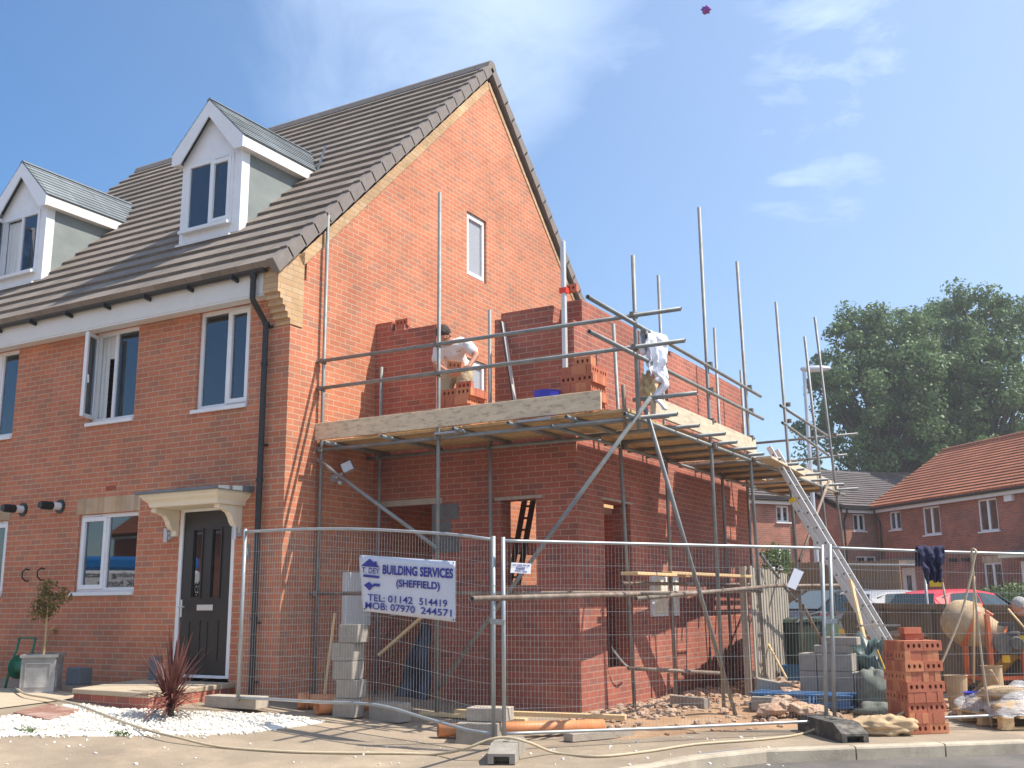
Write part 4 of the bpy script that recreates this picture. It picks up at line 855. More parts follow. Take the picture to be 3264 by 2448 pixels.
# ================================================================ HERAS FENCE PANELS
def panel(label, P00, P10, topf, botf, n, postz=(0, 0), hz=7, group='site fence panels'):
    """P00,P10: ends at the base; topf(s)/botf(s) give world points along the bars"""
    f = thing('site_fence', label, 'fence', P00, 0, group); SN = M['steel_new']
    tp = [topf(i/24) for i in range(25)]; bt = [botf(i/24) for i in range(25)]
    MB().path(tp, .016, 8).build('top_bar', SN, f, smooth=True); MB().path(bt, .016, 8).build('bottom_bar', SN, f, smooth=True)
    for s in (0, 1):
        p = botf(s)-V(0, 0, .04); q = topf(s)+V(0, 0, .035); MB().tube(p, q, .0205, 10).build('post', SN, f, smooth=True)
    b = MB()
    for i in range(1, n):
        s = i/n; p = botf(s)-V(0, 0, .012); q = topf(s)+V(0, 0, .018); mid = (p+q)/2
        b.tube(p, q, .0012, 4, cap=False)
    for j in range(1, hz+1):
        t = j/(hz+1); pts = [bt[i]*(1-t)+tp[i]*t for i in range(25)]; b.path(pts, .0019, 4)
    b.build('wire_mesh', SN, f, uv=False)
    return f
def interp(pts, s):
    L = [0]
    for a, c in zip(pts, pts[1:]): L.append(L[-1]+(c-a).length)
    t = s*L[-1]
    for i in range(len(pts)-1):
        if t <= L[i+1]+1e-9: k = (t-L[i])/(L[i+1]-L[i]); return pts[i]*(1-k)+pts[i+1]*k
    return pts[-1].copy()
def onplane(u, v, A, B):
    n = V(B[1]-A[1], A[0]-B[0], 0); d = ray(u, v); t = n.dot(V(A[0], A[1], 0)-V(CAM.x, CAM.y, 0))/n.dot(d); return CAM+d*t
F1A, F1B = (.24, -.90), (3.70, -.97); F2A, F2B = (3.76, -.92), (6.07, 1.75); F3A, F3B = (6.12, 1.80), (9.0, 3.72)
t1 = [onplane(u, v, F1A, F1B) for u, v in [(530, 1149), (620, 1144), (690, 1142.5), (760, 1142.5), (830, 1145), (900, 1149), (960, 1153), (1010, 1158), (1066, 1166)]]
b1 = [onplane(u, v, F1A, F1B) for u, v in [(514, 1507), (600, 1511), (700, 1517), (760, 1518), (810, 1522), (850, 1530), (900, 1546), (960, 1563), (1010, 1577), (1066, 1586)]]
fp1 = panel('buckled mesh fence panel carrying the blue and white building services banner', (.24, -.9, .2), None, lambda s: interp(t1, s), lambda s: interp(b1, s), 92)
t2 = [onplane(1087, 1168, F2A, F2B), onplane(1430, 1176, F2A, F2B), onplane(1776, 1184, F2A, F2B)]; b2_ = [onplane(1089, 1585, F2A, F2B), onplane(1430, 1573, F2A, F2B), onplane(1785, 1557, F2A, F2B)]
fp2 = panel('mesh fence panel with the small tool hire sign, in front of the extension corner', (3.76, -.92, 0), None, lambda s: interp(t2, s), lambda s: interp(b2_, s), 92)
t3 = [onplane(1793, 1183, F3A, F3B), onplane(2000, 1191, F3A, F3B), onplane(2212, 1197, F3A, F3B), onplane(2380, 1203, F3A, F3B)]; b3 = [onplane(1803, 1561, F3A, F3B), onplane(2000, 1552, F3A, F3B), onplane(2212, 1543, F3A, F3B), onplane(2380, 1537, F3A, F3B)]
fp3 = panel('mesh fence panel at the right with the navy jacket hung over its top bar', (6.12, 1.8, 0), None, lambda s: interp(t3, s), lambda s: interp(b3, s), 88)
# back panel standing between ladder and skip
pA = fd(1772, 1219, 17.9); pB = fd(1996, 1221, 17.7); gA = V(pA.x, pA.y, h(pA.x, pA.y)+.1); gB = V(pB.x, pB.y, h(pB.x, pB.y)+.1)
fp4 = panel('far mesh fence panel between the ladder and the skip, with a yellow warning sign', gA, None, lambda s: pA*(1-s)+pB*s, lambda s: gA*(1-s)+gB*s, 50, hz=6)
dv = (gB-gA).normalized(); nv4 = V(dv.y, -dv.x, 0)
q = pB+V(0, 0, -.27)+nv4*.03; MB().b2(q+V(.06, 0, -.06), q+V(.26, .006, .06)).build('warning_sign', M['yellow'], fp4)
for k, (a, c) in enumerate(((t1[-1], t2[0]), (t2[-1], t3[0]))):
    z = .88; a = V(a.x, a.y, a.z-z+.1); c = V(c.x, c.y, c.z-z+.1); b = MB(); b.bar(a+V(-.02, -.028, 0), c+V(.03, -.028, 0), .02, .05); b.tube((a+c)/2-V(0, .05, 0), (a+c)/2, .014, 6)
    T(b.build('steel_clamp', M['steel_new']), ('steel clamp joining the banner fence panel to its neighbour', 'steel clamp joining the two fence panels by the ladder')[k], 'clamp')
# feet
def foot(c, d, m, label, L=.70, w=.24, hh=.15):
    c = Vector(c); d = Vector(d).normalized(); n = V(-d.y, d.x, 0); b = MB()
    prof = [(-L/2, 0), (-L/2, .10), (-L/2+.12, hh), (L/2-.2, hh), (L/2, .085), (L/2, 0)]
    w2 = w/2
    A = [c+d*a+n*w2+V(0, 0, z) for a, z in prof]; B = [c+d*a-n*w2+V(0, 0, z) for a, z in prof]
    A2 = [c+d*a+n*(w2-.03)+V(0, 0, z+.006) for a, z in prof]
    b.add(A+B, [tuple(range(5, -1, -1)), tuple(range(6, 12))]+[(i, i+1, 7+i, 6+i) for i in range(4)])
    # open end: a recess framed by side cheeks
    e = L/2; iw = w2-.05
    for (s0, s1) in ((-w2, -iw), (iw, w2)): b.add([c+d*e+n*s0, c+d*e+n*s1, c+d*e+n*s1+V(0, 0, .085), c+d*e+n*s0+V(0, 0, .085)], [(0, 1, 2, 3)])
    b.add([c+d*e-n*iw+V(0, 0, .062), c+d*e+n*iw+V(0, 0, .062), c+d*e+n*iw+V(0, 0, .085), c+d*e-n*iw+V(0, 0, .085)], [(0, 1, 2, 3)])
    q = [c+d*x+n*y+V(0, 0, z) for x in (e, e-.16) for y in (-iw, iw) for z in (0, .062)]
    b.add(q, [(0, 4, 5, 1), (2, 3, 7, 6), (1, 5, 7, 3), (4, 6, 7, 5)])
    for x in (-.06, .06): b.box(c+d*x+V(0, 0, hh+.004), (.09, .05, .006), Matrix((d, n, V(0, 0, 1))).transposed())
    return T(b.build('ballast_block', m, recalc=False), label, 'ballast block')
foot((3.93, -1.28, h(3.9, -1.3)), (.38, -.93, 0), M['rubber'], 'grey recycled fence foot under the joint beside the banner panel', .78, .24)
p, q = fg(1700, 1553), fg(1845, 1607); c = (p+q)/2; foot((6.17, 1.47, h(6.2, 1.4)), (.60, -.80, 0), M['rubberb'], 'dusty black fence foot under the joint by the grey blocks', 1.12, .27, .17)
p = fg(2225, 1572); foot((p.x+.1, p.y, h(*p[:2])), (.5, -.9, 0), M['rubber'], 'grey fence foot at the right edge under the last fence panel', .7, .24)
# banner
off = -.035
def f1(u, v, d=0):
    p = onplane(u, v, (F1A[0], F1A[1]+off-d), (F1B[0], F1B[1]+off-d)); return p
c4 = [f1(*ZF(675, 1020)), f1(*ZF(1525, 1075)), f1(*ZF(1525, 1612)), f1(*ZF(712, 1512))]
def bil(s, t): return (c4[0]*(1-s)+c4[1]*s)*(1-t)+(c4[3]*(1-s)+c4[2]*s)*t
b = MB(); b.grid(lambda s, t: bil(s, t)+V(0, .006*math.sin(s*6)*math.sin(t*3), 0), 16, 10)
bn = b.build('banner', M['bannerw'], solid=.002, smooth=True); T(bn, 'white banner with blue building services lettering tied to the mesh fence', 'banner')
D_ = .012
def tx(s, x0, y0, x1, y1, hpx, bold=0, name='lettering', m='ink'):
    p = f1(*ZF(x0, y0), D_); q = f1(*ZF(x1, y1), D_); hz_ = (f1(*ZF(x0, y0-hpx), D_)-p).length
    return text(s, p, q, hz_, M[m], bn, name, (0, -1, 0), bold)
tx('BUILDING SERVICES', 883, 1190, 1505, 1228, 84, .035); tx('(SHEFFIELD)', 1003, 1318, 1388, 1346, 84, .03)
tx('TEL: 01142', 752, 1424, 1148, 1455, 62, .012); tx('514419', 1206, 1460, 1452, 1480, 62, .012)
tx('MOB: 07970', 730, 1493, 1168, 1535, 62, .012); tx('244571', 1220, 1540, 1492, 1566, 62, .012); tx('T. DEY', 700, 1176, 858, 1188, 48, .012)
def shape(pts, name, m='ink'):
    P = [f1(*ZF(*p), D_) for p in pts]; MB().prism(P, (0, .002, 0)).build(name, M[m], bn)
shape([(695, 1113), (768, 1053), (858, 1130), (700, 1118)], 'house_roof_logo'); shape([(812, 1076), (828, 1077), (828, 1110), (812, 1096)], 'chimney_logo'); shape([(712, 1190), (852, 1205), (852, 1226), (712, 1212)], 'logo_rule')
shape([(717, 1285), (762, 1257), (800, 1290), (767, 1333)], 'trowel_blade_logo'); shape([(792, 1292), (806, 1270), (858, 1275), (858, 1299), (815, 1295), (800, 1300)], 'trowel_handle_logo')
b = MB()
for s, t in ((.01, .02), (.985, .03), (.985, .97), (.02, .97)): q = bil(s, t); b.path([q+V(0, -.012, 0), q+V(.0, .02, .015), q+V(.01, .05, .0)], .006, 6)
b.build('cable_tie', M['inkb'], bn)
# tool hire plate on the second panel
def f2(u, v, d=0):
    A = V(F2A[0], F2A[1], 0); B = V(F2B[0], F2B[1], 0); n = (B-A).normalized(); n = V(n.y, -n.x, 0)*(.03+d); return onplane(u, v, A+n, B+n)
P = [f2(*ZH(75, 965)), f2(*ZH(230, 975)), f2(*ZH(224, 1056)), f2(*ZH(66, 1046))]; nn2 = V((F2B[1]-F2A[1]), -(F2B[0]-F2A[0]), 0).normalized()
hs = MB().prism(P, -nn2*.004).build('hire_sign', M['pvc']); T(hs, 'small white on hire sign with blue writing fixed to the fence mesh', 'sign')
def tx2(s, x0, y0, x1, y1, hpx, m='ink', bold=.03, d=.004): p = f2(*ZH(x0, y0), d); q = f2(*ZH(x1, y1), d); text(s, p, q, (f2(*ZH(x0, y0-hpx), d)-p).length, M[m], hs, 'lettering', nn2, bold)
tx2('ON HIRE FROM', 80, 991, 217, 998, 14); tx2('TOOL HIRE', 98, 1040, 196, 1047, 15)
MB().prism([f2(*ZH(x, y), .003) for x, y in ((114, 997), (180, 1000), (180, 1020), (114, 1017))], nn2*.001).build('sign_bar', M['ink'], hs); tx2('JEWSON', 119, 1014, 176, 1017, 13, 'pvc', .02, .007)
# blank board hanging from the fence by the ladder
P = [f2(*Z5(1050, 665)), f2(*Z5(1145, 705)), f2(*Z5(1062, 885)), f2(*Z5(975, 850))]; T(MB().prism(P, -nn2*.006).build('loose_sign_board', M['bannerw']), 'tilted blank pale board hanging on the fence mesh by the ladder', 'board')
# ================================================================ THINGS ON THE GROUND, LEFT AND CENTRE
def blk(c, d, rz, label, group=None, m='block', tilt=None, cat='block', name='concrete_block'):
    o = MB().box((0, 0, 0), d).build(name, M[m], loc=(0, 0, 0), bevel=.006); o.location = c; rot = Matrix.Rotation(rz, 3, 'Z')
    if tilt is not None: rot = tilt @ rot
    o.rotation_euler = rot.to_euler(); return T(o, label, cat, group)
g0 = h(1.25, -.25)
zz = g0; info = [(.30, .19, .205, 1.30, -.27, 0), (.28, .2, .2, 1.32, -.25, .04), (.29, .2, .2, 1.28, -.26, -.05), (.31, .21, .2, 1.26, -.25, .03), (.27, .19, .2, 1.35, -.27, -.03)]
nm = ('bottom', 'second from bottom', 'middle', 'second from top', 'top')
for i, (a, c, e, x, y, rz) in enumerate(info): blk((x, y, zz+e/2), (a, c, e-.004), rz, 'grey concrete block, %s of the leaning stack behind the banner fence' % nm[i], 'blocks in the leaning stack'); zz += e
blk((1.76, -.12, h(1.76, -.12)+.1), (.44, .21, .2), -.1, 'single grey concrete block lying beside the leaning block stack'); blk((3.22, -.62, h(3.2, -.6)+.1), (.42, .2, .2), .35, 'grey concrete block under the fence by the orange pipe')
blk((3.25, -.45, h(3.2, -.5)+.27), (.42, .26, .13), .2, 'rough pale block on top of the grey block beside the fence joint', m='blockp')
q = fg(1272, 1602); r2 = fg(1318, 1592); blk(((q.x+r2.x)/2, (q.y+r2.y)/2, .045), (.78, .16, .08), math.atan2(.58, .32), 'loose pale concrete kerb length lying on the pavement below the fence', m='blockp', name='kerb_length', cat='kerb piece')
blk((4.05, 3.05, soilz(4.05, 3.05)+.08), (.6, .1, .13), -.42, 'grey concrete lintel piece lying in the rubble by the side wall', name='lintel_piece', cat='concrete piece')
q = fg(475, 1530); blk((q.x+.15, q.y+.1, q.z+.07), (.75, .22, .13), .05, 'weathered concrete block lying beside the front step', m='blockp')
def claypipe(p, q, r, label, collar=True):
    b = MB(); b.pipe(p, q, r, r-.008, 20); p = Vector(p); q = Vector(q); d = (q-p).normalized()
    if collar: b.pipe(p-d*.0, p+d*.10, r+.012, r-.004, 20); b.pipe(p+d*.10, p+d*.12, r+.018, r, 20)
    return T(b.build('drain_pipe', M['clay'], smooth=True), label, 'pipe')
claypipe((.52, -.22, h(.5, -.2)+.09), (1.05, .25, h(1, 0)+.09), .08, 'short orange clay drain pipe lying left of the leaning block stack'); claypipe((.97, -.42, h(1, -.4)+.08), (1.2, .2, h(1, -.3)+.08), .072, 'stubby orange drain pipe with open collar touching the block stack', False)
claypipe((2.76, -.66, h(2.76, -.6)+.075), (4.0, .62, .085), .065, 'long orange drain pipe running behind the two fence panels', False)
for k, (a, c, w, t, lb) in enumerate((((1.95, .9, .12), (3.95, 1.32, .10), .09, .05, 'long buff timber plank lying along the foot of the extension wall'), ((1.7, .55, .12), (3.0, .75, .08), .1, .04, 'second buff timber lying nearer the banner fence'))):
    T(MB().bar(a, c, w, t).build('timber_length', M['timber'], bevel=.004), lb, 'timber')
T(MB().bar(fy(*ZG(850, 520), .9), fy(*ZG(1240, 175), .9), .045, .03).build('timber_prop', M['timber']), 'reddish timber batten leaning in the door opening behind the banner', 'timber')
T(MB().bar(fy(*ZG(355, 980), .2), fy(*ZG(462, 150), .35), .022, .022).build('garden_cane', M['timber']), 'thin orange cane leaning on the gable behind the fence', 'cane')
T(MB().bar(fy(*ZG(320, 1030), -.1), fy(*ZG(500, 860), .1), .05, .03).build('wood_offcut', M['timber']), 'short wooden offcut leaning on the left side of the block stack', 'timber')
# dark damp-proof sheet in the doorway
p = fy(*ZG(1310, 230), 1.74); q = fy(*ZG(1000, 480), 1.74); b = MB()
b.grid(lambda u, v: V(p.x-.02-(.52*u)*(.25+.75*v), 1.72+.05*math.sin(u*9+v*3)+.03*math.sin(v*11), p.z-1.0*v-.02*math.sin(u*8)), 14, 14)
T(b.build('plastic_sheet', mat('dark_sheet', (.035, .04, .07), .45, .2, 6), solid=.004, smooth=True), 'dark blue plastic sheet hanging in the ground floor door opening', 'sheet')
p = fx(*ZI(855, 385), 3.25); q = fx(*ZI(1020, 545), 3.3); b = MB(); b.grid(lambda u, v: p*(1-u)+q*u+V(.05*math.sin(u*3.1), 0, -.10*math.sin(u*3.14))+V(.0, .02*v, -.06*v*(1-u*.6)), 10, 3); T(b.build('membrane_strip', M['steel_new'], solid=.004, smooth=True), 'curled grey membrane strip hanging out of the side wall opening', 'strip')
# wooden ladder inside the extension
M['oldwood'] = mat('old_wood', (.17, .085, .05), .8, .2, 6)
wl = thing('wooden_ladder', 'dark wooden ladder seen through the small window opening of the extension', 'ladder', (.9, 4, .1))
Y3 = 3.6; A0, A1 = fy(*ZH(72, 1060), Y3), fy(*ZH(178, 475), Y3); dw = fy(*ZH(245, 475), Y3)-A1; dl = A1-A0; A0 = A0-dl*.9; A1 = A1+dl*.15
for k in (0, 1): MB().bar(A0+dw*k, A1+dw*k, .03, .08).build('stile', M['oldwood'], wl)
for i in range(13):
    p = A0.lerp(A1, (i+.5)/13); MB().tube(p, p+dw, .016, 8).build('rung', M['oldwood'], wl)
# planter and topiary
q = fg(93, 1501); pc = V(q.x-.27, q.y+.16, h(q.x, q.y)); ang = R(40); hs_ = .215; pl = thing('square_planter', 'square zinc-grey planter box at the house wall, holding the ball tree', 'planter', pc, ang)
b = MB(); b.box((0, 0, .225), (hs_*2-.03, hs_*2-.03, .45)); b.build('box', M['zinc'], pl, local=True, bevel=.006)
b = MB()
for a, c, w, d in ((-1, 0, .03, hs_*2), (1, 0, .03, hs_*2), (0, -1, hs_*2, .03), (0, 1, hs_*2, .03)): b.box((a*(hs_-.012), c*(hs_-.012), .448), (w, d, .035))
b.build('rim', M['zinc'], pl, local=True)
b = MB()
for k in range(4):
    rt_ = Matrix.Rotation(R(90*k), 3, 'Z')
    for a0, a1, z0, z1 in ((-.15, .15, .08, .095), (-.15, .15, .355, .37), (-.15, -.135, .095, .355), (.135, .15, .095, .355)):
        P = [rt_ @ V(a, -hs_+.006, z) for a, z in ((a0, z0), (a1, z0), (a1, z1), (a0, z1))]; b.prism(P, rt_ @ V(0, .01, 0))
b.build('moulding', M['zinc'], pl, local=True)
def leafcloud(clumps, n, size, rnd, flat=.5):
    b = MB()
    for c, r in clumps:
        c = Vector(c)
        for _ in range(n):
            d = Vector((rnd.gauss(0, 1), rnd.gauss(0, 1), rnd.gauss(0, 1))).normalized(); rr_ = rnd.random()**.4
            p = c+Vector((d.x*r[0], d.y*r[1], d.z*r[2]))*rr_; nn = (d+Vector((rnd.gauss(0, .7), rnd.gauss(0, .7), rnd.gauss(0, .7)+flat))).normalized()
            x = nn.orthogonal().normalized(); x.rotate(Matrix.Rotation(rnd.uniform(0, 6.28), 3, nn)); y = nn.cross(x); s = size*rnd.uniform(.6, 1.3)
            i = len(b.v); b.v += [p-x*s*.5, p+y*s*.28, p+x*s*.5, p-y*s*.28]; b.f.append((i, i+1, i+2, i+3))
    return b
rnd = random.Random(21)
tt = thing('ball_tree', 'small ball-headed tree on a thin stem growing in the zinc planter', 'tree', pc+V(0, 0, .44))
ct = fy(104, 1297, pc.y)
sv_ = [pc+V(0, 0, .43), pc+V(.015, 0, .6), pc+V(.0, .01, .8), V(ct.x+.0, pc.y, ct.z)]; MB().path(sv_, [.016, .014, .013, .01], 7).build('trunk', mat('pale_stem', (.42, .3, .16), .8, .2, 9), tt)
cl = []
for _ in range(26): d = Vector((rnd.gauss(0, 1), rnd.gauss(0, 1), rnd.gauss(0, 1))).normalized()*rnd.uniform(.08, .235); cl.append((Vector((sv_[-1].x, sv_[-1].y, ct.z))+d, (.085, .085, .085)))
leafcloud(cl, 44, .042, rnd).build('crown', M['topiary'], tt, uv=False, recalc=False)
# cordyline
q = fg(368, 1556); co = thing('cordyline', 'spiky dark red cordyline growing in the white gravel before the door', 'plant', q)
b = MB(); 
for i in range(150):
    a = rnd.uniform(0, 6.28); el = rnd.choice((rnd.uniform(55, 88), rnd.uniform(20, 70), rnd.uniform(5, 40))); L = rnd.uniform(.38, .72)*(1.1 if el > 50 else .8); e = R(el)
    d = Vector((math.cos(a)*math.cos(e), math.sin(a)*math.cos(e), math.sin(e))); sd = d.cross(V(0, 0, 1)).normalized(); base = q+V(0, 0, rnd.uniform(.08, .28)); pr = None; w0 = rnd.uniform(.012, .02); droop = .5*(1-el/90)**1.2
    for k in range(6):
        t = k/5; p = base+d*L*t-V(0, 0, L*droop*t*t); w = w0*(1-t**2.2)+.001; i0 = len(b.v); b.v += [p-sd*w, p+sd*w+V(0, 0, .002)]
        if k: b.f.append((i0-2, i0-1, i0+1, i0))
b.build('leaves', M['cordy'], co, uv=False); MB().tube(q, q+V(0, 0, .3), .035, 8, .025).build('stem', M['bark'], co)
for i in range(9):
    pass
q = fg(560, 1585)
for k, (u, v) in enumerate(((56, 1582), (275, 1590))):
    q = fg(u, v); b = leafcloud([(q+V(rnd.uniform(-.1, .1), rnd.uniform(-.05, .05), .03), (.10, .05, .03)) for _ in range(4 if k == 0 else 2)], 40, .03, rnd)
    T(b.build('weed', M['leaf'], uv=False, recalc=False), ('low green weed growing at the left front edge of the gravel', 'tiny green weed at the gravel edge below the step')[k], 'weed')
# hose reel
q = fg(50, 1487); hr_ = thing('hose_reel', 'green garden hose reel standing at the wall left of the planter', 'hose reel', q)
gm = mat('green_plastic', (.03, .16, .09), .45, .15, 6)
for s in (-.16, .16): b = MB(); b.path([q+V(s, -.14, 0), q+V(s, -.1, .25), q+V(s, -.02, .5), q+V(s, .0, .62)], .016, 7); b.path([q+V(s, .16, 0), q+V(s, .06, .3), q+V(s, 0, .4)], .014, 7); b.build('side_frame', gm, hr_, smooth=True)
MB().tube(q+V(-.16, 0, .62), q+V(.16, 0, .62), .012, 8).build('handle', gm, hr_); MB().lathe(q+V(-.14, 0, .26), (1, 0, 0), [(0, .15), (.015, .15), (.016, .09), (.264, .09), (.265, .15), (.28, .15)], 18).build('drum', gm, hr_)
b = MB(); p = fy(122, 1365, 0); b.path([p+V(0, 0, .02), p+V(0, -.07, .03), p+V(-.02, -.09, -.03), p+V(-.05, -.09, -.12), p+V(-.14, -.1, -.35), q+V(.12, 0, .45), q+V(.05, 0, .35)], .009, 6); b.tube(p+V(0, 0, 0), p+V(0, -.06, .0), .014, 8); b.box(p+V(0, -.06, .05), (.09, .02, .02)); T(b.build('outside_tap', mat('brass', (.45, .28, .10), .4, .2, 8, metal=.5)), 'brass outside tap with thin hose on the wall above the planter', 'tap')
b = MB(); p = V(-2.0, -.06, .5); b.b2((-2.12, -.08, .38), (-1.98, -.002, .72)); T(b.build('drain_cover_box', M['lead']), 'small grey service box on the wall left of the cordyline', 'service box')
b = MB(); q = fg(157, 1480); b.b2((q.x-.15, q.y, q.z), (q.x+.12, q.y+.2, q.z+.22)); T(b.build('grey_storage_box', M['lead'], bevel=.01), 'low grey box against the wall right of the planter', 'box')
# long hose along the pavement, over the foot block, up and over the last fence
hp = [fg(u, v, .055) for u, v in [(34, 1486), (50, 1497), (68, 1502), (110, 1509), (170, 1523), (220, 1542), (271, 1561), (325, 1579), (380, 1592)]]+[fg(u, v, .014) for u, v in [(474, 1613), (610, 1623), (720, 1626), (861, 1627), (940, 1629)]]
hp += [onplane(u, v, (3.5, -1.6), (4.3, -1.25)) for u, v in [(1000, 1619), (1050, 1600), (1090, 1593), (1140, 1603)]]
hp += [fg(u, v, .014) for u, v in [(1200, 1626), (1290, 1634), (1400, 1623), (1500, 1608), (1620, 1599), (1700, 1591), (1740, 1583)]]
A_, B_ = (6.0, 1.45), (9.0, 3.45)
hp += [onplane(u, v, A_, B_) for u, v in [(1770, 1573), (1830, 1569), (1890, 1561), (1930, 1549), (1960, 1533), (1995, 1500), (2025, 1450), (2050, 1395), (2075, 1330), (2095, 1255), (2105, 1205), (2108, 1190)]]
e_ = hp[-1]; hp += [e_+V(-.05, .12, .02), e_+V(-.08, .3, -.10), e_+V(-.09, .34, -.6), e_+V(-.08, .34, -1.3), e_+V(-.05, .36, -1.85)]
def smoothpts(P, n=4):
    out = []
    for i in range(len(P)-1):
        p0, p1, p2, p3 = P[max(i-1, 0)], P[i], P[i+1], P[min(i+2, len(P)-1)]
        for k in range(n):
            t = k/n; out.append(.5*((2*p1)+(p2-p0)*t+(2*p0-5*p1+4*p2-p3)*t*t+(3*p1-p0-3*p2+p3)*t*t*t))
    return out+[P[-1]]
T(MB().path(smoothpts(hp), .0125, 8).build('garden_hose', M['hose'], smooth=True), 'long buff hose lying along the pavement and looped over the right fence', 'hose')
# ================================================================ THE SITE AT THE RIGHT
g = .05
for i in range(4):
    for j in range(3):
        if i == 3 and j == 0 and False: continue
        blk((5.36+.222*i+(.03 if j == 2 and i == 3 else 0), 3.86+.112*j, g+.22), (.214, .1, .438), 0, 'grey dense block standing upright in the bottom tier of the block pile', 'blocks in the pile on the site')
for i in range(3):
    for j in range(3): blk((5.36+.222*i, 3.86+.112*j, g+.442+.108), (.214, .1, .213), 0, 'grey dense block in the middle tier of the block pile', 'blocks in the pile on the site')
blk((5.66, 3.95, g+.657+.05), (.44, .21, .098), .06, 'flat grey block, lower of two on top of the block pile', 'blocks in the pile on the site'); blk((5.76, 3.97, g+.757+.05), (.44, .21, .098), -.02, 'topmost flat grey block of the block pile', 'blocks in the pile on the site')
pt = thing('blue_pallet', 'blue painted pallet lying in front of the grey block pile', 'pallet', (5.4, 3.4, .03)); m = M['palletblue']
for x in (4.8, 5.35, 5.85): MB().b2((x, 3.2, .14), (x+.14, 3.68, .235)).build('pallet_block', m, pt)
for y in (3.22, 3.42, 3.6): MB().b2((4.78, y-.04, .236), (6.02, y+.05, .258)).build('deck_slat', m, pt); MB().b2((4.78, y-.04, .11), (6.02, y+.05, .138)).build('bottom_slat', m, pt)
sa = R(41); so_ = V(6.87, 1.9, .005); RZ_ = Matrix.Rotation(sa, 3, 'Z')
zt_ = stack(so_, sa, 'ABABABABA', 6, 'the tall ground stack', 'bricks in the tall stack on the ground', 6)
for k, (a, c) in enumerate(((.25, .24), (.22, .22))): brick(so_+RZ_ @ V(a, c, zt_-.0515+.033+.066*k), Matrix.Rotation(sa+.1*k, 3, 'Z'), ('red brick lying flat on top of the tall ground stack', 'topmost red brick of the tall ground stack')[k], 'bricks in the tall stack on the ground')
T(MB().bar(so_+RZ_ @ V(-.25, .42, zt_+.10), so_+RZ_ @ V(.2, .40, zt_+.10), .1, .02).build('thin_slab', M['blockp']), 'thin pale slab lying across the back of the tall brick stack', 'slab')
p = so_+RZ_ @ V(-.22, .02, 0); b = MB(); b.ball((6.62, 1.78, .09), (.32, .17, .11), 60, 40, .25, Matrix.Rotation(R(20), 3, 'Z')); cb_ = b.build('cement_bag', M['paper'], smooth=True); dm = cb_.modifiers.new('d', 'DISPLACE'); dm.texture = bpy.data.textures['crease']; dm.strength = .09; dm.mid_level = .5; T(cb_, 'crumpled brown paper sack at the foot of the tall brick stack', 'bag')
# wrapped pallet of cement
wp_ = thing('wrapped_pallet', 'low pallet of cement bags under torn clear film beside the brick stack', 'pallet', (7.9, 3.4, 0), R(35)); L = True
for y in (-.42, 0, .42): MB().box((0, y, .02), (1.25, .1, .022)).build('bottom_slat', M['timber'], wp_, local=True)
for x in (-.55, 0, .55):
    for y in (-.42, 0, .42): MB().box((x, y, .075), (.13, .1, .086)).build('pallet_block', M['timber'], wp_, local=True)
for i in range(7): MB().box((-.56+.187*i, 0, .131), (.12, 1.0, .02)).build('deck_slat', M['timber'], wp_, local=True)
for i, (x, y, z, c) in enumerate(((-.32, -.28, .21, 'paper'), (.3, -.25, .21, 'tealb'), (-.3, .25, .21, 'paper'), (.32, .25, .21, 'paper'), (-.3, -.05, .34, 'paper'))):
    if c == 'tealb' and 'tealb' not in M: M['tealb'] = mat('teal_bag', (.04, .14, .19), .4, .2, 6)
    MB().ball((x, y, z), (.31, .23, .085), 18, 10, .25).build('bag', M[c], wp_, local=True, smooth=True)
b = MB(); b.grid(lambda u, v: V(-.66+1.34*u+.04*mnoise.noise(V(u*9, v*9, 5)), -.56+1.1*v+.04*mnoise.noise(V(u*9, v*9, 8)), .16+.26*math.sin(math.pi*min(1, max(0, u)))**.5*math.sin(math.pi*v)**.4+.09*mnoise.noise(V(u*7, v*7, 1))), 40, 34); b.build('film', M['film'], wp_, local=True, smooth=True)
# mixer
mp_ = fd(2108, 1400, 15.6); mz = h(mp_.x, mp_.y)+.03; mo = V(mp_.x, mp_.y, mz); RT = V(rt.x, rt.y, 0).normalized(); FWd = V(fw.x, fw.y, 0).normalized()
mx_ = thing('concrete_mixer', 'orange framed concrete mixer with cement-caked drum standing on the site', 'concrete mixer', mo)
dc = fd(2088, 1346, 15.6); ax = (RT*.80+V(0, 0, -.42)-FWd*.30).normalized()
b = MB(); b.lathe(dc-ax*.05, ax, [(-.27, .02), (-.255, .13), (-.19, .22), (-.09, .275), (.04, .30), (.08, .305), (.12, .30), (.33, .20), (.40, .185), (.50, .215), (.50, .20), (.40, .17), (.33, .185), (.1, .28), (-.2, .2)], 28, closed=False); b.build('drum', M['mixcream'], mx_, smooth=True)
b = MB(); b.lathe(dc+ax*.43, ax, [(0, .22), (.03, .228), (.035, .20)], 24, closed=False); b.build('drum_rim', M['orange'], mx_)
b = MB(); b.lathe(dc-ax*.05, ax, [(.085, .318), (.135, .318)], 24, closed=False); b.build('drum_ring', M['orange'], mx_)
b = MB(); fr = dc+RT*.12-FWd*.36; b.bar(V(fr.x, fr.y, mz+.2), V(fr.x, fr.y, dc.z+.12), .07, .05, RT); b.path([V(fr.x, fr.y, dc.z+.1), fr+V(0, 0, .16)+FWd*.02, fr+RT*.08+V(0, 0, .1)], .025, 8)
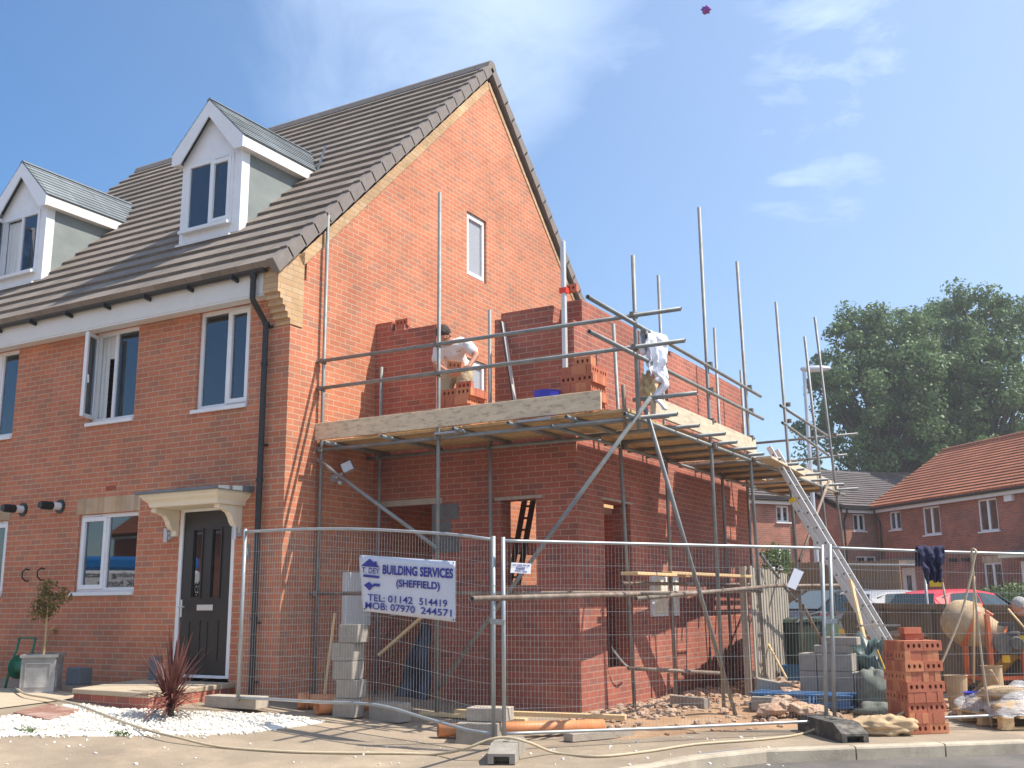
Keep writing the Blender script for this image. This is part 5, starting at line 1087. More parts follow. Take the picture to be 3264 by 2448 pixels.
f2_ = dc+RT*.62-FWd*.2; b.bar(V(f2_.x, f2_.y, mz+.25), V(f2_.x, f2_.y, dc.z-.35), .06, .05, RT); b.bar(V(fr.x, fr.y, mz+.32), V(f2_.x, f2_.y, mz+.32), .08, .05); f3 = dc+RT*.1+FWd*.36; b.bar(V(f3.x, f3.y, mz+.2), V(f3.x, f3.y, dc.z+.1), .07, .05, RT); b.bar(V(fr.x, fr.y, mz+.3), V(f3.x, f3.y, mz+.3), .06, .05)
b.build('frame', M['orange'], mx_, bevel=.006)
for s, e in ((fr, -RT*.35-FWd*.15), (f2_, RT*.45-FWd*.15), (f2_, RT*.2+FWd*.5), (fr, -RT*.2+FWd*.6)): MB().tube(V(s.x, s.y, mz+.35), V(s.x+e.x, s.y+e.y, mz-.02), .022, 8).build('leg', M['mixcream'], mx_)
en = V(f2_.x, f2_.y, dc.z-.25)-RT*.18; b = MB(); b.box(en, (.3, .26, .3)); b.box(en+V(0, 0, .2), (.2, .2, .12)); b.lathe(en-FWd*.2, -FWd, [(0, .09), (.05, .09)], 14); b.build('engine', M['engine'], mx_, bevel=.015)
b = MB(); b.lathe(fr-FWd*.04+RT*.15+V(0, 0, -.25), -FWd, [(0, .13), (.03, .13)], 16); b.build('tilt_wheel', M['engine'], mx_)
for k, (dx, dz) in enumerate(((.1, .05), (-.12, -.2))): MB().box(en+RT*dx-FWd*.16+V(0, 0, dz), (.09, .02, .09)).build('yellow_tag', M['yellow'], mx_)
# tubs and containers around the mixer
def tub(u, v, D, r0, r1, hh, m, label, cat='tub', name='builders_tub'):
    p = fd(u, v, D); p.z = h(p.x, p.y)+.02; return T(MB().lathe(p, (0, 0, 1), [(0, r0), (hh, r1), (hh+.01, r1+.015), (hh+.01, r1-.01), (.04, r0-.02)], 20).build(name, M[m]), label, cat)
tub(2066, 1478, 14.3, .10, .13, .42, 'mixcream', 'cement-caked brown tub standing left of the mixer legs'); tub(2146, 1480, 15.0, .12, .12, .5, 'mixcream', 'tall pale cement-splashed drum standing right of the mixer legs', 'drum', 'pale_drum'); tub(2112, 1500, 13.6, .12, .15, .28, 'blue', 'small blue bucket in front of the mixer', 'bucket', 'mixing_bucket')
def stick(p, q, r, m, label, name='pole', cat='pole'): return T(MB().tube(p, q, r, 8).build(name, M[m], smooth=True), label, cat)
stick(fd(*ZQ(1850, 670), 15.3), fd(*ZQ(2260, 1150), 15.0), .014, 'timber', 'wooden shovel handle slanting down right of the mixer', 'shovel_handle', 'handle'); q = fg(2175, 1515); stick(fd(2140, 1450, 14.2), V(q.x, q.y, q.z+.03), .026, 'mixcream', 'cement-caked tube propped on the ground right of the mixer')
q = fd(2067, 1425, 16.2); stick(fd(2036, 1259, 16.4), V(q.x, q.y, q.z), .016, 'rust', 'thin leaning pole behind the hose with an orange stained middle'); q = fd(2104, 1475, 13.2); stick(fd(2104, 1245, 13.2), q, .012, 'timber', 'thin upright timber stake behind the hose near the mixer', 'stake', 'stake')
stick(V(2.95, 9.3, 1.2), fd(*ZK(275, 800), 14.5), .017, 'timber', 'thin red-brown pole leaning at the far corner of the side wall')
# ladder
ld = thing('extension_ladder', 'aluminium extension ladder leaning up to the scaffold platform', 'ladder', (6.2, 5.8, 0))
YL = 5.65; a0 = fy(1660, 965, YL); a1 = fy(1925, 1410, YL); dl = (a1-a0); u0 = fy(*Z5(1040, 0), YL); u1 = u0+dl*((u0.z+.02)/(-dl.z)); a1 = a0+dl*((a0.z-.75)/(-dl.z))
for s, (P, Q) in enumerate(((a0, a1), (u0, u1))):
    w = V(0, .40-.03*s, 0)
    for k in (0, 1): st_ = MB().bar(P+w*k, Q+w*k, .026, .085, (1, 0, .5)).build('stile', M['alu'], ld, bevel=.005)
    if s == 1:
        for k in (0, 1): MB().bar(P+w*k, P+w*k+(P-Q).normalized()*.06, .03, .09, (1, 0, .5)).build('stile_cap', M['yellow'], ld)
    N_ = int((P-Q).length/.25)
    for i in range(N_): a = P.lerp(Q, (i+.6)/N_); MB().tube(a-V(0, .018, 0), a+w+V(0, .02, 0), .016, 8).build('rung', M['coupler'], ld)
# plank leaning, tarp heap, sacks, boxes, bins, timber fence
b = MB(); b.bar(fd(1838, 1255, 15.6), fd(1876, 1420, 15.2), .19, .035, (1, 0, 0)); T(b.build('leaning_plank', M['timber'], bevel=.004), 'clean yellow plank standing propped beside the ladder', 'plank')
def heap(c, rad, m, label, cat, name, jit=.5, n=24): return T(MB().ball(c, rad, n, n//2, jit).build(name, M[m], smooth=True), label, cat)
c = fd(1880, 1440, 14.6); heap(V(c.x, c.y, .35), (.42, .35, .5), 'tarp', 'dark green tarpaulin heap behind the block pile', 'tarpaulin', 'tarpaulin', .9, 30); c = fd(1835, 1405, 15.2); heap(V(c.x, c.y, .62), (.35, .3, .14), 'tarp', 'shiny green plastic sheet draped left of the tarpaulin heap', 'sheet', 'green_sheet', 1.0, 30)
c = fd(1888, 1480, 13.6); heap(V(c.x, c.y, .28), (.22, .2, .27), 'sack', 'full grey sack standing between block pile and brick stack', 'sack', 'grey_sack', .35); c = fd(1898, 1505, 13.2); heap(V(c.x, c.y, .1), (.28, .2, .11), 'sack', 'flat grey sack lying on the soil by the brick stack', 'sack', 'grey_sack', .4)
b = MB(); p = fd(1905, 1425, 14.2); b.bar(p+V(-.05, 0, .12), p+V(.1, 0, -.35), .06, .015); T(b.build('yellow_strap', M['skipy']), 'crumpled yellow plastic strip on the tarpaulin heap', 'strip')
def bin_(u, D, body, label):
    p = fd(u, 1420, D); z = h(p.x, p.y); r = thing('wheelie_bin', label, 'wheelie bin', (p.x, p.y, z), R(random.uniform(-40, -10)))
    b = MB(); A = [(-.22, -.24), (.22, -.24), (.22, .24), (-.22, .24)]; B = [(-.28, -.33), (.28, -.33), (.28, .33), (-.28, .33)]
    b.add([V(x, y, .06) for x, y in A]+[V(x, y, 1.0) for x, y in B], [(3, 2, 1, 0), (4, 5, 6, 7)]+[(i, (i+1) % 4, 4+(i+1) % 4, 4+i) for i in range(4)]); b.build('body', M[body], r, local=True, bevel=.02)
    b = MB(); b.prism([(-.31, -.37, 1.0), (-.31, .38, 1.0), (-.31, .38, 1.04), (-.31, .1, 1.09), (-.31, -.3, 1.06)], (.62, 0, 0)); b.build('lid', M['binblack'], r, local=True, bevel=.012)
    MB().tube((-.22, .42, .98), (.22, .42, .98), .016, 8).build('handle', M['binblack'], r, local=True)
    for x in (-.25, .25): MB().tube((x-.03, .3, .1), (x+.03, .3, .1), .1, 14).build('wheel', M['tyre'], r, local=True)
bin_(1722, 18.6, 'binblack', 'black wheelie bin beside the weathered timber fence'); bin_(1768, 19.2, 'bingreen', 'dark green wheelie bin behind the ladder brace tubes')
p = fd(1715, 1410, 17.4); b = MB(); z = h(p.x, p.y)+.06; b.lathe(V(p.x, p.y, z), (0, 0, 1), [(0, .22), (.3, .26), (.32, .275), (.32, .25), (.03, .2)], 4, closed=False); T(b.build('recycling_box', mat('blue_box', (.02, .09, .2), .5, .2, 5)), 'blue recycling box on the ground in front of the bins', 'box')
def boards(label, A, B, hh, n, m, name='timber_fence', zb=0, rail_=True):
    A = Vector(A); B = Vector(B); f = thing(name, label, 'fence', A); d = (B-A)/n; b = MB(); nn = V(d.y, -d.x, 0).normalized(); rv = random.Random(n)
    for i in range(n): t = rv.uniform(-.02, .02); b.bar(A+d*(i+.5)+V(0, 0, zb)+nn*.012*(i % 2), A+d*(i+.5)+V(0, 0, hh+t)+nn*.012*(i % 2), d.length*.93 if False else .018, d.length*.96, d)
    b.build('boarding', M[m], f)
    for z in (.35, hh-.3): MB().bar(A+V(0, 0, z)-nn*.04, B+V(0, 0, z)-nn*.04, .04, .08).build('fence_rail', M[m], f)
    for k in range(3): c = A.lerp(B, k/2)-nn*.1; MB().bar(c, c+V(0, 0, hh), .09, .09).build('fence_post', M[m], f)
    return f
a = fd(1625, 1330, 15.6); c = fd(1702, 1330, 19.0); boards('weathered grey timber fence at the far end of the extension', (a.x, a.y, h(a.x, a.y)), (c.x, c.y, h(c.x, c.y)-.05), 1.85, 26, 'fencewood')
a = fd(1700, 1300, 30.5); c = fd(1945, 1300, 30); boards('brown timber garden fence in front of the far houses', (a.x, a.y, .45), (c.x, c.y, .45), 1.95, 60, 'fencebrown', 'garden_fence')
# debris by the far corner
for k, (u, v, D, dd, rz, lb) in enumerate(((1665, 1425, 14.2, (.44, .1, .3), .4, 'grey block standing tilted in the rubble by the far corner'), (1658, 1450, 13.6, (.4, .2, .16), .1, 'dark block lying in the rubble below the tilted block'))):
    p = fd(u, v, D); blk((p.x, p.y, soilz(p.x, p.y)+dd[2]/2), dd, rz, lb, tilt=Matrix.Rotation(R(12 if k == 0 else 0), 3, 'Y'))
for k, (u, v, D, L_, lb) in enumerate(((1695, 1480, 12.9, .45, 'short yellow timber offcut lying on the soil left of the block pile'), (1700, 1410, 15.5, .7, 'pale plank fragment on the rubble behind the tilted block'), (1725, 1425, 15.0, .5, 'second plank fragment on the rubble beside the scaffold pole'))):
    p = fd(u, v, D); z = soilz(p.x, p.y)+.06; T(MB().bar((p.x-L_/2, p.y-.1, z), (p.x+L_/2, p.y+.1, z+.05), .09, .04).build('timber_offcut', M['timber']), lb, 'timber')
rb = MB()
for _ in range(260):
    u = rnd.uniform(1640, 1780); p = fd(u, 1400, rnd.uniform(12.8, 16.5)); s = rnd.uniform(.03, .12); rb.ball((p.x, p.y, soilz(p.x, p.y)+s*.3+.12*max(0, 1-abs(u-1690)/60)), (s*rnd.uniform(.8, 1.6), s, s*.6), 6, 4, .5, Matrix.Rotation(rnd.uniform(0, 3), 3, 'Z'))
T(rb.build('broken_rubble', M['rubble'], loc=(0, 0, 0), uv=False), 'heap of broken stone and brick at the far corner of the extension', 'rubble', kind='stuff')
T(MB().ball(fg(1648, 1533, .02), (.05, .03, .03), 8, 6, .6).build('blue_wrapper', M['blue']), 'small blue crumpled wrapper on the rubble', 'litter')
# skip
sk0 = fd(1812, 1300, 18.6); sk1 = fd(2260, 1300, 15.8); sd_ = V(sk1.x-sk0.x, sk1.y-sk0.y, 0).normalized(); sn = V(-sd_.y, sd_.x, 0); SL = 3.9; s0 = V(sk0.x, sk0.y, h(sk0.x, sk0.y)+.02)
sk = thing('builders_skip', 'large grimy brown and yellow skip behind the concrete mixer', 'skip', s0)
pf = [(.0, 1.02), (.42, .12), (SL-.42, .12), (SL, 1.0), (SL, 1.22), (.25, 1.27)]; b = MB()
for w0 in (0, 1.72): b.prism([s0+sd_*a+sn*w0+V(0, 0, z) for a, z in pf], sn*.03)
for (a, c) in ((0, 1), (1, 2), (2, 3)): P = [s0+sd_*pf[a][0]+V(0, 0, pf[a][1]), s0+sd_*pf[c][0]+V(0, 0, pf[c][1])]; b.add([P[0]+sn*.03, P[1]+sn*.03, P[1]+sn*1.72, P[0]+sn*1.72], [(0, 1, 2, 3)])
b.build('body', M['skip'], sk, solid=0)
b = MB(); b.bar(s0+sd_*.2+V(0, 0, 1.26)-sn*.03, s0+sd_*SL+V(0, 0, 1.20)-sn*.03, .07, .08); b.build('top_rim', M['skip'], sk)
for a in (1.0, 2.0, 3.0): MB().bar(s0+sd_*a-sn*.03+V(0, 0, .14), s0+sd_*a-sn*.03+V(0, 0, 1.18), .06, .1, sd_).build('rib', M['skip'], sk)
b = MB(); b.bar(s0+sd_*2.9-sn*.1+V(0, 0, .12), s0+sd_*3.5-sn*.1+V(0, 0, .62), .05, .14); b.build('chain_arm', M['skipy'], sk)
b = MB(); b.ball(s0+sd_*2+sn*.9+V(0, 0, .80), (1.6, .7, .25), 20, 8, .6); b.build('rubble_load', M['rubble'], sk)
# navy jacket on the last fence panel
jp = interp(t3, .30); p_ = onplane(2008, 1190, F3A, F3B); fd3 = V(F3B[0]-F3A[0], F3B[1]-F3A[1], 0).normalized(); drapecloth('navy_jacket', p_+V(0, 0, .025), .30, .40, .22, (fd3.y, -fd3.x, 0), M['navy'], 'navy jacket hung over the top bar of the right fence panel', 'jacket', seed=5)
# foil scrap high in the sky
p = CAM+ray(1525, 21).normalized()*30; b = MB(); b.ball(p, (.115, .09, .10), 20, 14, .7); T(b.build('foil_balloon', M['purple'], smooth=True), 'tiny crumpled purple balloon floating high in the blue sky', 'balloon')
# ================================================================ FAR HOUSES (local frames: x along the front, y back, z up)
def farhouse(name, label, o, ang, L_, D_, eave, ridge, wm, tm, wins, doors=(), hip=0, dp=(), n=16):
    f = thing(name, label, 'house', o, ang)
    b = MB(); hs = [rect(*w[:4]) for w in wins]
    wallp = wallpoly_local('wall', [(0, -1), (L_, -1), (L_, eave), (0, eave)], hs, .25, M[wm], f)
    b = MB(); b.prism([(.0, .25, -1), (.0, D_, -1), (.0, D_, eave), (.0, D_/2, ridge-.12), (.0, .25, eave+.05)], (.25, 0, 0)); b.prism([(L_-.25, .25, -1), (L_-.25, D_, -1), (L_-.25, D_, eave), (L_-.25, D_/2, ridge-.12), (L_-.25, .25, eave+.05)], (.25, 0, 0)); b.build('gable_wall', M[wm], f, local=True)
    MB().b2((.25, D_-.25, -1), (L_-.25, D_, eave)).build('back_wall', M[wm], f, local=True)
    MB().b2((.3, 1.2, -.5), (L_-.3, 1.3, eave)).build('interior', M['dark'], f, local=True)
    for side in (0, 1):
        b = MB(); ya, yb = (-.35, D_/2) if side == 0 else (D_+.35, D_/2); za = eave+.12; d = V(0, yb-ya, ridge-za); L0 = d.length; dn = d.normalized(); nn = V(0, -dn.z, dn.y); nn = nn if nn.z > 0 else -nn; s_ = L0/n
        for k in range(n):
            A = V(0, ya, za)+dn*s_*k; C = A+dn*s_; x0, x1 = -.12+hip*k/n, L_+.12; P = [A-nn*.05-dn*.02, A+nn*.045-dn*.02, C+nn*.006, C-nn*.05]
            i = len(b.v); b.v += [p+V(x0+(hip/n if j > 1 else 0), 0, 0) for j, p in enumerate(P)]+[p+V(x1, 0, 0) for p in P]; b.f += [(i, i+4, i+5, i+1), (i+1, i+5, i+6, i+2), (i+3, i+7, i+4, i), (i, i+1, i+2, i+3), (i+7, i+6, i+5, i+4)]
        b.build('roof', M[tm], f, local=True)
    MB().tube((-.12+hip, D_/2, ridge), (L_+.12, D_/2, ridge), .11, 8).build('ridge_tile', M[tm], f, local=True)
    MB().b2((-.05, -.22, eave-.14), (L_+.05, -.2, eave+.06)).build('fascia', M['fascia'], f, local=True); MB().tube((-.1, -.29, eave+.03), (L_+.1, -.29, eave+.03), .055, 8).build('gutter', M['black'], f, local=True)
    for x in dp: MB().path([(x, -.29, eave), (x, -.28, eave-.15), (x, -.07, eave-.5), (x, -.07, -.5)], .04, 6).build('downpipe', M['black'], f, local=True)
    for w in wins: win_local(f, w)
    for (x0, x1, z1, kind) in doors:
        if kind == 'door':
            b = MB(); b.b2((x0, -.02, 0), (x0+.07, .03, z1)); b.b2((x1-.07, -.02, 0), (x1, .03, z1)); b.b2((x0+.07, -.02, z1-.07), (x1-.07, .03, z1)); b.b2((x0+.07, -.005, 0), (x1-.07, .03, z1-.07))
            d = b.build('door', M['pvc'], f, local=True); MB().b2((x0+.25, -.012, .7), (x0+.38, -.006, z1-.3)).build('door_glass', M['dark'], d, local=True); MB().b2((x1-.38, -.012, .7), (x1-.25, -.006, z1-.3)).build('door_glass', M['dark'], d, local=True)
            b = MB(); b.b2((x0-.35, -.6, z1+.12), (x1+.35, 0, z1+.28)); c = b.build('canopy', M['cream'], f, local=True); b = MB(); b.b2((x0-.4, -.65, z1+.281), (x1+.4, 0, z1+.34)); b.build('canopy_roof', M['lead'], c, local=True)
    return f
def wallpoly_local(name, out, holes, th, m, parent):
    o = wallpoly(name, 'Y', out, holes, 0, th, m, None) if False else None
    bm = bmesh.new(); allv = []
    for Lp in [out]+holes:
        vs = [bm.verts.new((a, z, 0)) for a, z in Lp]; allv.append(vs)
        for i in range(len(vs)): bm.edges.new((vs[i], vs[(i+1) % len(vs)]))
    bmesh.ops.triangle_fill(bm, use_beauty=True, edges=bm.edges[:]); bm.verts.index_update(); P = [v.co.copy() for v in bm.verts]; n = len(P); F = [[v.index for v in f.verts] for f in bm.faces]; fs = F+[[i+n for i in f][::-1] for f in F]
    for vs in allv:
        for i in range(len(vs)): a, c = vs[i].index, vs[(i+1) % len(vs)].index; fs.append((a, c, c+n, a+n))
    b = MB(); b.add([V(p.x, 0, p.y) for p in P]+[V(p.x, th, p.y) for p in P], fs); bm.free(); return b.build(name, m, parent, local=True)
def win_local(f, w):
    x0, x1, z0, z1 = w[:4]; t = .06; b = MB()
    b.b2((x0, .03, z0), (x1, .09, z0+t)); b.b2((x0, .03, z1-t), (x1, .09, z1)); b.b2((x0, .03, z0+t), (x0+t, .09, z1-t)); b.b2((x1-t, .03, z0+t), (x1, .09, z1-t)); xm = (x0+x1)/2; b.b2((xm-.05, .03, z0+t), (xm+.05, .09, z1-t)); b.b2((x0-.06, -.06, z0-.05), (x1+.06, .03, z0-.003))
    d = b.build('window', M['pvc'], f, local=True)
    for a, c in ((x0+t, xm-.05), (xm+.05, x1-t)): MB().b2((a, .055, z0+t), (c, .065, z1-t)).build('pane', M['glass'], d, local=True)
    if len(w) > 4:
        for a, c in ((x0+t, xm-.02), (xm+.02, x1-t)): MB().b2((a, .16, z0+t), (c, .17, z1-t)).build('curtain', M[w[4]], d, local=True)
M['tan_blind'] = mat('tan_curtain', (.42, .30, .13), .9, .15, 3)
# red-roofed terrace on the right. The front runs from its left corner towards the right and the camera
o = fz(1893, 1102, 5.0); e = fz(2212, 1056, 5.0); dr = (e-o); dr.z = 0; dr.normalize(); ang = math.atan2(dr.y, dr.x)
def loc(o_, ang_, p): q = Matrix.Rotation(-ang_, 3, 'Z') @ (Vector(p)-Vector(o_)); return q
def hit(o_, ang_, u, v):
    n = Matrix.Rotation(ang_, 3, 'Z') @ V(0, -1, 0); d = ray(u, v); t = n.dot(Vector(o_)-CAM)/n.dot(d); return loc(o_, ang_, CAM+d*t)
oR = V(o.x, o.y, 0)
def wrect(o_, a_, pts):
    q = [hit(o_, a_, *p) for p in pts]; return (min(p.x for p in q), max(p.x for p in q), min(p.z for p in q), min(4.84, max(p.z for p in q)))
wr = [wrect(oR, ang, [ZJ(1168, 648), ZJ(1268, 815)]), wrect(oR, ang, [ZJ(1425, 625), ZJ(1575, 850)])+('tan_blind',), wrect(oR, ang, [ZJ(1850, 580), ZJ(2022, 822)])+('tan_blind',), wrect(oR, ang, [Z6(530, 670), Z6(612, 820)]), wrect(oR, ang, [Z6(1705, 570), Z6(1970, 940)])]
q0 = hit(oR, ang, *Z6(690, 630)); q1 = hit(oR, ang, *Z6(870, 900)); q2 = hit(oR, ang, *Z6(1025, 640)); q3 = hit(oR, ang, *Z6(2180, 600))
rh = hit(oR, ang, *ZJ(2212, 115)); rl = hit(oR, ang, *ZJ(1590, 228))
farhouse('terraced_house', 'red brick terraced house with orange-red tiled roof on the right', oR, ang, 15, 6.4, 5.0, 7.5, 'farbrick', 'tile_red', wr, [(q0.x, q1.x, q0.z, 'door'), (q3.x, q3.x+1.0, q0.z, 'door')], .5, (.25,), 18)
fh = bpy.data.objects['terraced_house']
x0 = hit(oR, ang, *ZJ(2075, 555)); x1 = hit(oR, ang, *ZJ(2140, 595)); MB().b2((x0.x, -.12, x1.z), (x1.x, 0, x0.z)).build('alarm_box', M['pvc'], fh, local=True)
for c in (Z6(1365, 530), Z6(1530, 525)): q = hit(oR, ang, *c); MB().tube((q.x, 0, q.z), (q.x, -.3, q.z), .07, 10).build('flue', M['black'], fh, local=True)
for w in (wr[4],): MB().b2((w[0]-.05, -.01, w[3]), (w[1]+.05, .02, w[3]+.24)).build('brick_lintel', M['soldier'], fh, local=True)
# two grey-roofed houses, fronts turned towards the sun
ag = math.atan2(.837, .547)
o2 = fz(*ZJ(790, 662), 5.0); o2 = V(o2.x, o2.y, 0)
ww = [wrect(o2, ag, [ZJ(890, 688), ZJ(990, 830)]), wrect(o2, ag, [ZJ(918, 1022), ZJ(1075, 1120)])]
farhouse('grey_roof_house', 'brick house with grey tiled roof wedged between the scaffold and the red-roofed terrace', o2, ag, 6.3, 9, 5.0, 7.2, 'farbrick2', 'tile_grey', ww, (), 0, (.12,))
o1 = fz(*ZJ(150, 592), 5.0); o1 = V(o1.x, o1.y, 0)-V(.547, .837, 0)*6
ww = [wrect(o1, ag, [ZJ(297, 618), ZJ(402, 762)]), wrect(o1, ag, [ZJ(248, 955), ZJ(425, 1120)])]
q = hit(o1, ag, *ZJ(545, 800))
farhouse('grey_roof_house', 'pale brick house with french windows seen just right of the extension', o1, ag, q.x, 9, 5.0, 7.2, 'farbrick2', 'tile_grey', ww, (), 0, (q.x-.7,))
o3 = fd(1900, 1200, 62); ag3 = ag-.2; farhouse('grey_roof_house', 'farthest grey tiled roof just showing behind the red-roofed terrace', V(o3.x, o3.y, 0), ag3, 9, 8, 5.0, 8.9, 'farbrick2', 'tile_grey', [(2, 3, 3.4, 4.6)])
# closed purple parasol, bushes
p = hit(o1, ag, *ZJ(230, 1000)); pw = Matrix.Rotation(ag, 3, 'Z') @ V(p.x, -1.0, 0)+o1; pw = fd(*ZJ(230, 1000), 26); T(MB().lathe((pw.x, pw.y, .9), (0, 0, 1), [(0, .16), (.5, .13), (1.0, .05), (1.15, .02)], 10).build('parasol', mat('purple_cloth', (.09, .03, .16), .8, .1, 6)), 'closed purple parasol in front of the pale brick house', 'parasol'); MB().tube((pw.x, pw.y, h(pw.x, pw.y)), (pw.x, pw.y, 1.0), .02, 6).build('pole', M['pvc'], bpy.data.objects['parasol'])
def bush(c, r, n, size, m, label, name='bush'):
    c = Vector(c); cl = []
    for _ in range(14): d = Vector((rnd.gauss(0, 1), rnd.gauss(0, 1), rnd.gauss(0, 1))).normalized(); cl.append((c+V(d.x*r[0], d.y*r[1], d.z*r[2])*.6, (r[0]*.45, r[1]*.45, r[2]*.45)))
    o = thing(name, label, 'bush', V(c.x, c.y, c.z-r[2])); leafcloud(cl, n, size, rnd).build('foliage', M[m], o, uv=False, recalc=False); MB().tube(V(c.x, c.y, c.z-r[2]-.4), c, .03, 6).build('stem', M['bark'], o); return o
p = fd(*ZJ(300, 1085), 22.5); bush((p.x, p.y, p.z), (.38, .38, .5), 120, .06, 'leaf2', 'green leafy bush behind the weathered timber fence')
p = fd(*ZJ(2180, 1340), 31); bush((p.x, p.y, p.z), (1.6, .8, .45), 180, .1, 'leaf2', 'low bright green hedge in front of the terrace at the right edge', 'hedge')
# ================================================================ TREES
def tree(label, u, top, bot, halfw, D, m, seed, nclump=75, nleaf=230, size=.27):
    rt_ = random.Random(seed); base = fd(u, 1200, D); z0 = h(base.x, base.y); zt = fd(u, top, D).z; zb = fd(u, bot, D).z; hw = halfw/2256*D*1.3
    t = thing('broadleaf_tree', label, 'tree', (base.x, base.y, z0), group='tall trees behind the houses')
    H = zt-z0; B = V(base.x, base.y, z0); b = MB(); b.path([B, B+V(.1, 0, H*.3), B+V(-.1, .1, H*.6), B+V(0, 0, H*.88)], [.45, .34, .2, .05], 8)
    cl = []; cz = (zt+zb)/2; hz_ = (zt-zb)/2
    for i in range(nclump):
        while True:
            d = V(rt_.uniform(-1, 1), rt_.uniform(-1, 1), rt_.uniform(-1, 1))
            if .35 < d.length < 1: break
        taper = 1-.22*max(0, d.z); k = rt_.uniform(.80, 1.06); p = B+V(d.x*hw*taper*k, d.y*hw*taper*.8*k, 0); p.z = cz+d.z*hz_*.93; r = rt_.uniform(.075, .175)*hw*1.15
        cl.append((p, (r, r, r*.8)))
        if rt_.random() < .45: s = B+V(0, 0, max(H*.2, (p.z-z0)*.55)); b.path([s, (s+p)/2+V(rt_.uniform(-.3, .3), 0, rt_.uniform(0, .5)), p], [.13, .08, .03], 5)
    b.build('trunk', M['bark'], t, uv=False); leafcloud(cl, nleaf, size, rt_, .3).build('crown', M[m], t, uv=False, recalc=False)
tree('tall leafy tree, left one of the pair behind the grey-roofed house', 1930, 618, 1120, 138, 70, 'leaf', 2, 230, 190)
tree('tallest tree, with its crown cut by the right edge of the picture', 2150, 590, 1120, 150, 74, 'leaf', 5, 250, 190)
tree('tree filling the gap between the two tall crowns', 2045, 628, 1120, 120, 78, 'leaf', 8, 210, 180)
tree('lower yellow-green tree just above the red tiled roof', 2170, 935, 1090, 90, 62, 'leaf2', 9, 45, 220, .24)
tree('small distant tree seen above the far end of the scaffold platform', 1772, 985, 1100, 40, 90, 'leaf2', 12, 25, 160, .3)
# ================================================================ STREET LAMP
lp = fd(1757, 1100, 31); lt = fd(1743, 797, 31).z; z0 = h(lp.x, lp.y); lm = thing('street_lamp', 'tall grey street lamp with a flat silver head, seen between scaffold poles', 'street lamp', (lp.x, lp.y, z0)); lp.z = z0
MB().tube(lp, V(lp.x, lp.y, lt), .075, 12, .05).build('column', M['lamphead'], lm); hd = V(lp.x, lp.y, lt)
b = MB(); a = RT; b.lathe(hd-a*.1+V(0, 0, .0), a+V(0, 0, .02), [(0, .03), (.05, .075), (.3, .1), (.6, .1), (.85, .05), (.9, .01)], 14); o = b.build('lamp_head', M['lamphead'], lm, smooth=True); MB().ball(hd+a*.15+V(0, 0, .1), .05, 8, 6).build('photocell', M['black'], lm)
